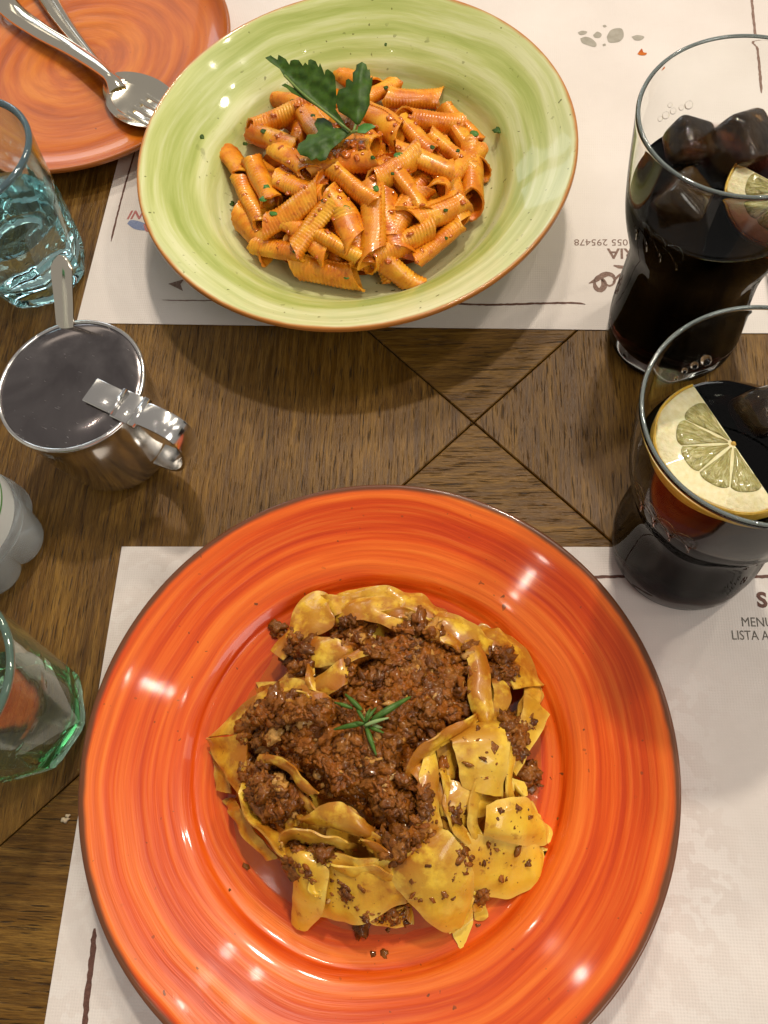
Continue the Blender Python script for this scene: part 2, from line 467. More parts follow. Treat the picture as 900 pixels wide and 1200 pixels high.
def pulp():
    a = NT('lemon_pulp'); tc = a.n('TexCoord'); sp = a.n('SeparateXYZ'); a.l(tc.outputs['Object'], sp.inputs[0]); x, y = sp.outputs[0], sp.outputs[1]
    r = a.math('SQRT', a.math('ADD', a.math('MULTIPLY', x, x), a.math('MULTIPLY', y, y))); an = a.math('ARCTAN2', y, x)
    cb = a.n('CombineXYZ'); a.l(a.math('MULTIPLY', an, 13.0), cb.inputs[0]); a.l(a.math('MULTIPLY', r, 260.0), cb.inputs[1])
    n = a.noise(cb.outputs[0], 1.0, 4, .6, .6)
    a.col(a.ramp(n, [(.26, (.20, .17, .035)), (.5, (.44, .39, .12)), (.72, (.72, .66, .34))])); a.set(Roughness=.16, Subsurface_Weight=.2, Subsurface_Scale=.003, Transmission_Weight=.2, Coat_Weight=.5, Coat_Roughness=.06)
    a.bump(a.math('ADD', n, a.math('MULTIPLY', a.noise(tc.outputs['Object'], 500.0, 2), .5)), .8, .0014); return a.m
def lemonm(name, c1, c2, rough, sss, sc_, trans=0.0):
    a = NT(name); n = a.noise(a.coord(), sc_, 4)
    a.col(a.ramp(n, [(.3, c1), (.7, c2)])); a.set(Roughness=rough, Subsurface_Weight=sss, Subsurface_Scale=.004, Transmission_Weight=trans, Coat_Weight=.4, Coat_Roughness=.08)
    a.bump(n, .5, .0012); return a.m
M['rind'] = lemonm('lemon_rind', (.62, .36, .03), (.72, .48, .06), .35, .1, 500)
M['pith'] = lemonm('lemon_pith', (.70, .60, .30), (.80, .72, .46), .45, .25, 420)
M['pulp'] = pulp()
M['seedtip'] = plain('lemon_core', (.50, .30, .05), .5)
def pet():
    a = NT('frosted_bottle_plastic'); n = a.noise(a.coord(), 40.0, 2)
    a.set(Base_Color=(.86, .90, .89, 1), Roughness=.24, Transmission_Weight=.78, IOR=1.25)
    a.bump(n, .3, .002); return a.m
M['pet'] = pet()
M['label_white'] = plain('bottle_label_white', (.72, .74, .70), .35)
M['label_green'] = plain('bottle_label_green', (.10, .32, .06), .35)
M['label_teal'] = plain('bottle_label_teal', (.008, .16, .09), .35)
M['cap'] = plain('bottle_cap', (.03, .22, .08), .4)
M['chrome'] = plain('chrome_wire', (.80, .78, .72), .12, 1.0)
M['crumb'] = plain('bread_crumb', (.62, .50, .33), .8)

# ================================================================== TABLE
TC = Vector((.0016, .2124, 0)); HALF = .50
table = empty('table', TC)
tag(table, 'brown oak restaurant table top veneered in four triangles meeting in a cross', 'table')
def wedge():
    g = .00032; h = HALF; ch = .0005; th = .018
    def tri(e, z):   # apex at the origin, base at +x... wedge opens towards -y; grain along x
        return [(0, -e*1.4142, z), (-(h-e*2.4142), -(h-e), z), ((h-e*2.4142), -(h-e), z)]
    rows = [tri(g, -th), tri(g, -ch), tri(g+ch, 0)]
    V = [p for r in rows for p in r]
    F = [(6, 7, 8), (2, 1, 0)]
    for a in (0, 3):
        for i in range(3):
            j = (i+1) % 3; F.append((a+i, a+j, a+3+j, a+3+i))
    return raw('veneer_panel', V, F, M['wood'], smooth=False)
wm = wedge()
for k in range(4):
    p = link('veneer_panel', wm, table); p.rotation_euler = (0, 0, k*PI/2)
V, F = rbox(2*HALF-.004, 2*HALF-.004, .020, .002, 1)
add('table_core', V, F, M['joint'], table, (0, 0, -.0135), smooth=False)

# ================================================================== PLACEMATS
def flatsheet(w_, d_, th, z0):
    """thin paper sheet, corner at the local origin, x right, y up"""
    V = [(0, 0, z0), (w_, 0, z0), (w_, d_, z0), (0, d_, z0), (0, 0, z0+th), (w_, 0, z0+th), (w_, d_, z0+th), (0, d_, z0+th)]
    F = [(3, 2, 1, 0), (4, 5, 6, 7), (0, 1, 5, 4), (1, 2, 6, 5), (2, 3, 7, 6), (3, 0, 4, 7)]
    return V, F
ZM = .0006      # top of the paper
ZI = ZM + .00012
def mat_thing(corner, rz, w_, d_, mat, label):
    e = empty('paper_placemat', (corner.x, corner.y, 0), rz)
    tag(e, label, 'placemat', 'paper placemats on the table')
    V, F = flatsheet(w_, d_, .0004, .0002)
    add('sheet', V, F, mat, e, smooth=False)
    return e
matL = mat_thing(PT(145, 641)+Vector((0, -.300, 0)), math.radians(.15), .42, .300, M['paper_print'], 'off-white paper placemat under the large orange pasta plate')
cu = PT(90, 379); matU = mat_thing(cu, math.radians(-2.45), .42, .305, M['paper'], 'off-white paper placemat under the green pasta bowl, grease spotted')

def stroke(name, pts, wd, parent, mat, z=ZI, jag=.25, step=.0012, seed=1, taper=True, th=.00004):
    """flat inked stroke through photo points lying on the paper"""
    P = crom([PT(x, y, z) for x, y in pts], 14)
    Q = [P[0]]; acc = 0
    for a, b in zip(P, P[1:]):
        L = (b-a).length; acc += L
        if acc >= step: Q.append(b); acc = 0
    if (Q[-1]-P[-1]).length > step*.4: Q.append(P[-1])
    V, F = [], []
    rnd = random.Random(seed)
    for i, p in enumerate(Q):
        t = (Q[min(i+1, len(Q)-1)]-Q[max(i-1, 0)]).normalized(); nn = Vector((-t.y, t.x, 0))
        k = 1.0
        if taper: k = min(1, .35+i*.3, .35+(len(Q)-1-i)*.3)
        ww = wd(i/(len(Q)-1)) if callable(wd) else wd
        a = ww*.5*k*(1+jag*rnd.uniform(-1, 1)); b = ww*.5*k*(1+jag*rnd.uniform(-1, 1))
        V += [p+nn*a, p-nn*b]
    for i in range(len(Q)-1): F.append((2*i, 2*i+1, 2*i+3, 2*i+2))
    return addw(name, V, F, mat, parent, smooth=False)

def text(name, s, px, py, size, rot, parent, mat, align='LEFT', shear=0.0, xs=1.0, bold=0.0):
    cu_ = bpy.data.curves.new(name, 'FONT'); cu_.body = s; cu_.size = size; cu_.align_x = align; cu_.shear = shear; cu_.offset = bold
    cu_.resolution_u = 3
    o = bpy.data.objects.new(name, cu_); sc.collection.objects.link(o)
    dg = bpy.context.evaluated_depsgraph_get()
    me = bpy.data.meshes.new_from_object(o.evaluated_get(dg)); me.name = name
    sc.collection.objects.unlink(o); bpy.data.objects.remove(o)
    me.materials.clear(); me.materials.append(mat)
    ob = link(name, me, parent)
    wp = PT(px, py, ZI); M_ = parent.matrix_basis.inverted()
    ob.location = M_ @ wp; ob.rotation_euler = (0, 0, rot-parent.rotation_euler.z); ob.scale = (xs, 1, 1)
    return ob

# lower sheet
stroke('printed_line', [(111, 1088), (108, 1120), (103, 1160), (99, 1200), (95, 1230)], .0024, matL, M['ink'], seed=3)
stroke('printed_line', [(660, 676.5), (700, 676), (735, 675.5), (780, 675)], .0014, matL, M['ink'], seed=4)
stroke('printed_line', [(858, 675), (885, 675.5), (920, 676), (1010, 677)], .0016, matL, M['ink'], seed=5)
text('printed_text', 'S', 888, 711, .0098, 0, matL, M['ink'], bold=.0004)
text('printed_text', 'MENU', 869, 734, .0062, 0, matL, M['ink_grey'], xs=.82)
text('printed_text', 'LISTA AL', 857.5, 749.5, .0062, 0, matL, M['ink_grey'], xs=.78)
# upper sheet (printed the other way up)
stroke('printed_line', [(158, 178), (150, 205), (143, 230), (135, 262), (130, 283)], .0011, matU, M['ink'], seed=6)
stroke('printed_line', [(190, 351.5), (215, 352), (240, 352), (275, 352.5)], .0007, matU, M['ink_soft'], seed=7)
stroke('printed_line', [(530, 356), (580, 357), (630, 355.5), (672, 355), (686, 356.5)], .0013, matU, M['ink'], seed=8)
stroke('printed_line', [(880, -10), (884, 30), (889, 70), (893, 108)], .0016, matU, M['ink_soft'], seed=9)
R180 = PI+math.radians(-2.45)
text('printed_text', '055 295478', 736, 280.5, .0062, R180, matU, M['ink_soft'])
text('printed_text', 'RIA', 744, 291.5, .0098, R180, matU, M['ink_soft'], bold=.0002)
text('printed_text', 'NI', 170, 247, .0090, R180, matU, M['ink_red'], shear=.25, bold=.0002)
stroke('printed_bar', [(719, 311), (728, 313), (742, 313)], .0022, matU, M['ink_soft'], jag=.1, seed=10)
stroke('printed_script', [(690, 332), (697, 329), (704, 324), (712, 321), (719, 324), (720, 331), (714, 335), (707, 330), (702, 323), (697, 328), (698, 337), (704, 340), (708, 334), (706, 326)], lambda t: .0012+.0022*max(0, math.sin(t*9)), matU, M['ink_soft'], jag=.08, seed=11)
stroke('printed_script', [(718, 331), (724, 324), (731, 320), (735, 326), (731, 333), (728, 338), (732, 339), (736, 334), (744, 326)], .0014, matU, M['ink_soft'], jag=.08, seed=12)
def patch(name, pts, parent, mat, z=ZI, rough=0.0, seed=0):
    P = crom([PT(x, y, z) for x, y in pts+pts[:1]], 5)[:-1] if rough == 0 else [PT(x, y, z) for x, y in pts]
    return addw(name, P, [tuple(range(len(P)-1, -1, -1))], mat, parent, smooth=False)
patch('printed_arrow', [(197, 332.5), (216, 327), (211.5, 333), (214.5, 341)], matU, M['ink_soft'], rough=1)
patch('printed_emblem', [(149, 262), (153, 258), (162, 259), (172, 263), (176, 268), (168, 270), (157, 268)], matU, M['ink_blue'])
patch('printed_emblem', [(168, 263), (176, 260), (182, 265), (179, 271), (171, 271)], matU, M['ink_red'], z=ZI+.00008)
for pts in ([(711, 43), (715, 36), (722, 33), (729, 34), (731, 42), (727, 48), (719, 50), (713, 49)],
            [(680, 45), (686, 43), (693, 45), (699, 51), (697, 55), (689, 53), (682, 50)],
            [(677, 38), (682, 36), (688, 37), (686, 40), (680, 41)],
            [(695, 41), (700, 37), (705, 40), (703, 44), (697, 44)],
            [(740, 43), (747, 41), (755, 43), (751, 47), (744, 47)],
            [(706, 30), (709, 29), (711, 31), (708, 32)], [(706, 52), (709, 51), (710, 53), (707, 54)]):
    patch('grease_stain', pts, matU, M['stain'])
patch('sauce_spot', [(747, 63), (752, 57), (754, 61), (758, 62), (756, 64.5), (750, 64.5)], matU, M['sauce'], z=ZI+.0001)

# ================================================================== PLATES
def dish(name, loc, inner, outer, mat, label, cat, rimz=None, extra=None, rim_mat=None):
    e = empty(name, loc); tag(e, label, cat)
    pi_ = smooth_prof(inner, 6); po = smooth_prof(outer, 6)
    V, F = lathe(pi_+po[1:], 180); F = [f[::-1] for f in F]
    add('dish_body', V, F, mat, e)
    return e
# large orange plate: inner surface from centre to rim, then underside back to the foot
zp = ZM
plate_c = Vector((-.0414, .0402, zp))
plate = dish('orange_pasta_plate', plate_c,
    [(0, .0085), (.045, .0085), (.070, .0092), (.0785, .0102), (.0815, .0124), (.086, .0150), (.096, .0182), (.108, .0222), (.117, .0254), (.1225, .0272), (.1245, .0271), (.1250, .0257)],
    [(.1250, .0257), (.1238, .0238), (.117, .0208), (.105, .0160), (.092, .0105), (.078, .0040), (.073, .0), (.069, .0), (.066, .0032), (.03, .0038), (0, .0038)],
    M['orange'], 'large glazed orange plate with brushed rings holding ribbon pasta', 'plate')
bowl_c = Vector((-.0628, .3573, zp))
bowl = dish('green_pasta_bowl', bowl_c,
    [(0, .0095), (.040, .0095), (.062, .0105), (.0745, .0135), (.0805, .0180), (.0840, .0232), (.0875, .0272), (.096, .0335), (.107, .0405), (.1145, .0455), (.1178, .0474), (.1190, .0468), (.1192, .0452)],
    [(.1192, .0452), (.1172, .0428), (.108, .0368), (.096, .0296), (.084, .0190), (.070, .0080), (.056, .0025), (.053, .0), (.049, .0), (.046, .0035), (.02, .0042), (0, .0042)],
    M['green'], 'pale green glazed bowl with orange brown rim holding tube pasta', 'bowl')
side_c = Vector((-.2547, .4792, zp))
side = dish('orange_side_plate', side_c,
    [(0, .0068), (.050, .0068), (.078, .0078), (.090, .0105), (.097, .0142), (.1005, .0172), (.1020, .0178), (.1027, .0166)],
    [(.1027, .0166), (.1015, .0140), (.094, .0088), (.080, .0035), (.070, .0), (.066, .0), (.063, .0028), (0, .0030)],
    M['tan'], 'amber orange side plate holding a fork and a spoon', 'plate')

# ================================================================== RIBBON PASTA
FLOOR = zp+.0090
def heap(px, py):
    d = math.hypot((px-448)/205, (py-890)/222)
    return FLOOR + .0335*max(0, 1-d**2.0)**.75
def PX(p):
    d = Vector(p)-CAM; k = FPX/d.dot(CF); return 450+d.dot(CR)*k, 600-d.dot(CU)*k
def edge_dist(x, y, poly):
    best = 1e9
    for (x1, y1), (x2, y2) in zip(poly, poly[1:]+poly[:1]):
        dx, dy = x2-x1, y2-y1; t = max(0, min(1, ((x-x1)*dx+(y-y1)*dy)/(dx*dx+dy*dy+1e-9)))
        best = min(best, math.hypot(x-x1-t*dx, y-y1-t*dy))
    return best
def cvt(P): return [(220+a/1.957, 660+b/1.957) for a, b in P]
POLY = [
 (cvt([(375, 122), (440, 150), (485, 118), (560, 108), (590, 160), (640, 195), (662, 250), (642, 295), (655, 345), (600, 372), (540, 398), (505, 448), (505, 490), (548, 515), (562, 560), (535, 600), (528, 650), (485, 692), (440, 655), (420, 605), (400, 555), (340, 535), (300, 520), (270, 480), (215, 455), (165, 440), (120, 420), (112, 350), (150, 310), (200, 275), (262, 300), (310, 300), (350, 275), (352, 225), (415, 210), (350, 185), (335, 150)]), .0230, 1500),
 (cvt([(128, 430), (180, 455), (245, 485), (275, 540), (250, 590), (200, 605), (155, 580), (130, 530), (122, 480)]), .0080, 260),
 ([(326, 740), (350, 738), (368, 752), (370, 780), (350, 800), (332, 788), (338, 765)], .0060, 110),
 ([(400, 722), (425, 728), (420, 752), (396, 756), (386, 742)], .006, 60),
 ([(570, 758), (590, 752), (606, 770), (606, 795), (590, 806), (572, 790)], .0060, 110),
 ([(588, 835), (612, 830), (626, 855), (616, 885), (600, 890), (590, 865)], .0055, 110),
 ([(612, 895), (628, 890), (630, 912), (618, 918)], .0045, 30),
 ([(532, 752), (550, 760), (552, 790), (542, 800), (535, 780)], .0055, 45),
 ([(340, 985), (385, 988), (400, 1000), (385, 1010), (350, 1002)], .0035, 50),
 ([(428, 1070), (450, 1060), (475, 1066), (470, 1084), (440, 1080)], .0040, 55),
 ([(534, 992), (548, 996), (556, 1012), (545, 1020), (536, 1008)], .0040, 30),
 ([(556, 1040), (570, 1044), (562, 1062), (552, 1058)], .0035, 18),
 ([(398, 1030), (414, 1034), (410, 1056), (398, 1052)], .0025, 16),
 ([(322, 1005), (350, 1002), (372, 1012), (380, 1030), (370, 1036), (350, 1020)], .0025, 30),
 ([(524, 938), (548, 942), (545, 955), (528, 958)], .0025, 16),
 ([(560, 985), (600, 990), (620, 1005), (610, 1030), (575, 1035), (560, 1010)], .0016, 26),
 ([(470, 1035), (500, 1010), (540, 1020), (530, 1060), (500, 1070)], .0012, 14),
 ([(540, 860), (590, 856), (585, 915), (548, 915)], .0010, 10),
 ([(580, 945), (620, 945), (628, 980), (580, 978)], .0010, 9),
 ([(385, 1020), (430, 1015), (430, 1065), (385, 1070)], .0012, 16),
 ([(500, 950), (515, 945), (512, 985), (490, 1000)], .0020, 16),
 ([(512, 890), (522, 888), (520, 908), (512, 908)], .0035, 14),
]
TOPV, TOPF = [], []          # collects surfaces for dropping the sauce on
PASTA_LABEL = 'wide yellow pasta ribbon stained with meat sauce on the orange plate'
def tuck(st, ends):
    """carry a ribbon on past its traced end and down into the heap"""
    def ext(a, b):
        out = []
        for k, dz in ((.5, -4), (1.0, -13)):
            row = []
            for o in (0, 3):
                dx, dy = b[o]-a[o], b[o+1]-a[o+1]; l = math.hypot(dx, dy)+1e-6; f = min(20, l)*k/l
                row += [b[o]+dx*f, b[o+1]+dy*f, b[o+2]+dz]
            out.append(tuple(row))
        return out
    st = list(st)
    if ends in 'be': st = st+ext(st[-2], st[-1])
    if ends in 'bs': st = ext(st[1], st[0])[::-1]+st
    return st
def ribbon(st, camber=.0012, ripple=.0010, th=.0008, label=None, seed=0):
    """st: [(ax,ay,adz, bx,by,bdz)] both edges in photo pixels, dz in mm above the heap"""
    A = crom([PT(a[0], a[1], heap(a[0], a[1])+a[2]*.001) for a in st], 9)
    B = crom([PT(a[3], a[4], heap(a[3], a[4])+a[5]*.001) for a in st], 9)
    n = len(A); m = 9
    G = []
    for i in range(n):
        a, b = A[i], B[i]; t = ((A[min(i+1, n-1)]-A[max(i-1, 0)])+(B[min(i+1, n-1)]-B[max(i-1, 0)])).normalized()
        cr = (b-a); nn = t.cross(cr)
        nn = nn.normalized() if nn.length > 1e-9 else Vector((0, 0, 1))
        if nn.z < 0: nn = -nn
        row = []
        for j in range(m):
            s = j/(m-1); p = a.lerp(b, s)
            e = 4*s*(1-s)
            q = Vector((p.x*55+seed*3.1, p.y*55, seed*1.7))
            d = camber*e + 1.5*ripple*noise.noise(q)*(1.5-e*.9) + ripple*.8*noise.noise(q*2.7)
            p = p + nn*d
            if j in (0, 1, m-2, m-1): p += nn*(.0020 if j in (0, m-1) else .0010)*noise.noise(Vector((i*.11, seed*4.7, 0 if j < 2 else 9)))
            if j in (0, m-1): p += cr.normalized()*(.0005*noise.noise(Vector((i*.16, seed*5, j))))*(1 if j else -1)
            if i in (0, n-1): p += t*(.0006*noise.noise(Vector((j*.5, seed*9, i))))
            p.z = max(p.z, FLOOR+.0016)
            row.append(p)
        G.append(row)
    V, F = [], []
    NRM = []
    for i in range(n):
        for j in range(m):
            du = G[min(i+1, n-1)][j]-G[max(i-1, 0)][j]; dv = G[i][min(j+1, m-1)]-G[i][max(j-1, 0)]
            nn = du.cross(dv); nn = nn.normalized() if nn.length > 1e-12 else Vector((0, 0, 1))
            if nn.z < 0: nn = -nn
            NRM.append(nn)
    flip = None
    for i in range(n):
        for j in range(m): V.append(G[i][j])
    for i in range(n):
        for j in range(m): V.append(G[i][j]-NRM[i*m+j]*th)
    o = n*m
    g = G[n//2][m//2]; du = G[n//2+1][m//2]-g; dv = G[n//2][m//2+1]-g
    rev = du.cross(dv).z < 0
    for i in range(n-1):
        for j in range(m-1):
            q = (i*m+j, (i+1)*m+j, (i+1)*m+j+1, i*m+j+1)
            F.append(q[::-1] if rev else q); q2 = tuple(k+o for k in q); F.append(q2 if rev else q2[::-1])
    def side_(seq):
        for a, b in zip(seq, seq[1:]):
            q = (a, b, b+o, a+o); F.append(q if rev else q[::-1])
    side_([i*m for i in range(n)][::-1]); side_([i*m+m-1 for i in range(n)]); side_([j for j in range(m)]); side_([(n-1)*m+j for j in range(m)][::-1])
    base = len(TOPV); TOPV.extend(V); TOPF.extend([tuple(k+base for k in f) for f in F])
    ob = addw('pasta_ribbon', V, F, M['pasta'], sharp=55)
    ae = ob.data.attributes.new('edge', 'FLOAT', 'POINT')
    for i in range(len(V)):
        ae.data[i].value = 1.0 if i % m in (0, m-1) else (.25 if i % m in (1, m-2) else 0.0)
    at = ob.data.attributes.new('sauce', 'FLOAT', 'POINT')
    for i, v in enumerate(V):
        px, py = PX(v); d = min(max(0, edge_dist(px, py, pl[0]) if not inpoly(px, py, pl[0]) else 0) for pl in POLY[:5])
        at.data[i].value = max(.10, 1-d/100)**1.2
    tag(ob, label or PASTA_LABEL, 'pasta', 'ribbons of pasta heaped on the orange plate')
    return ob

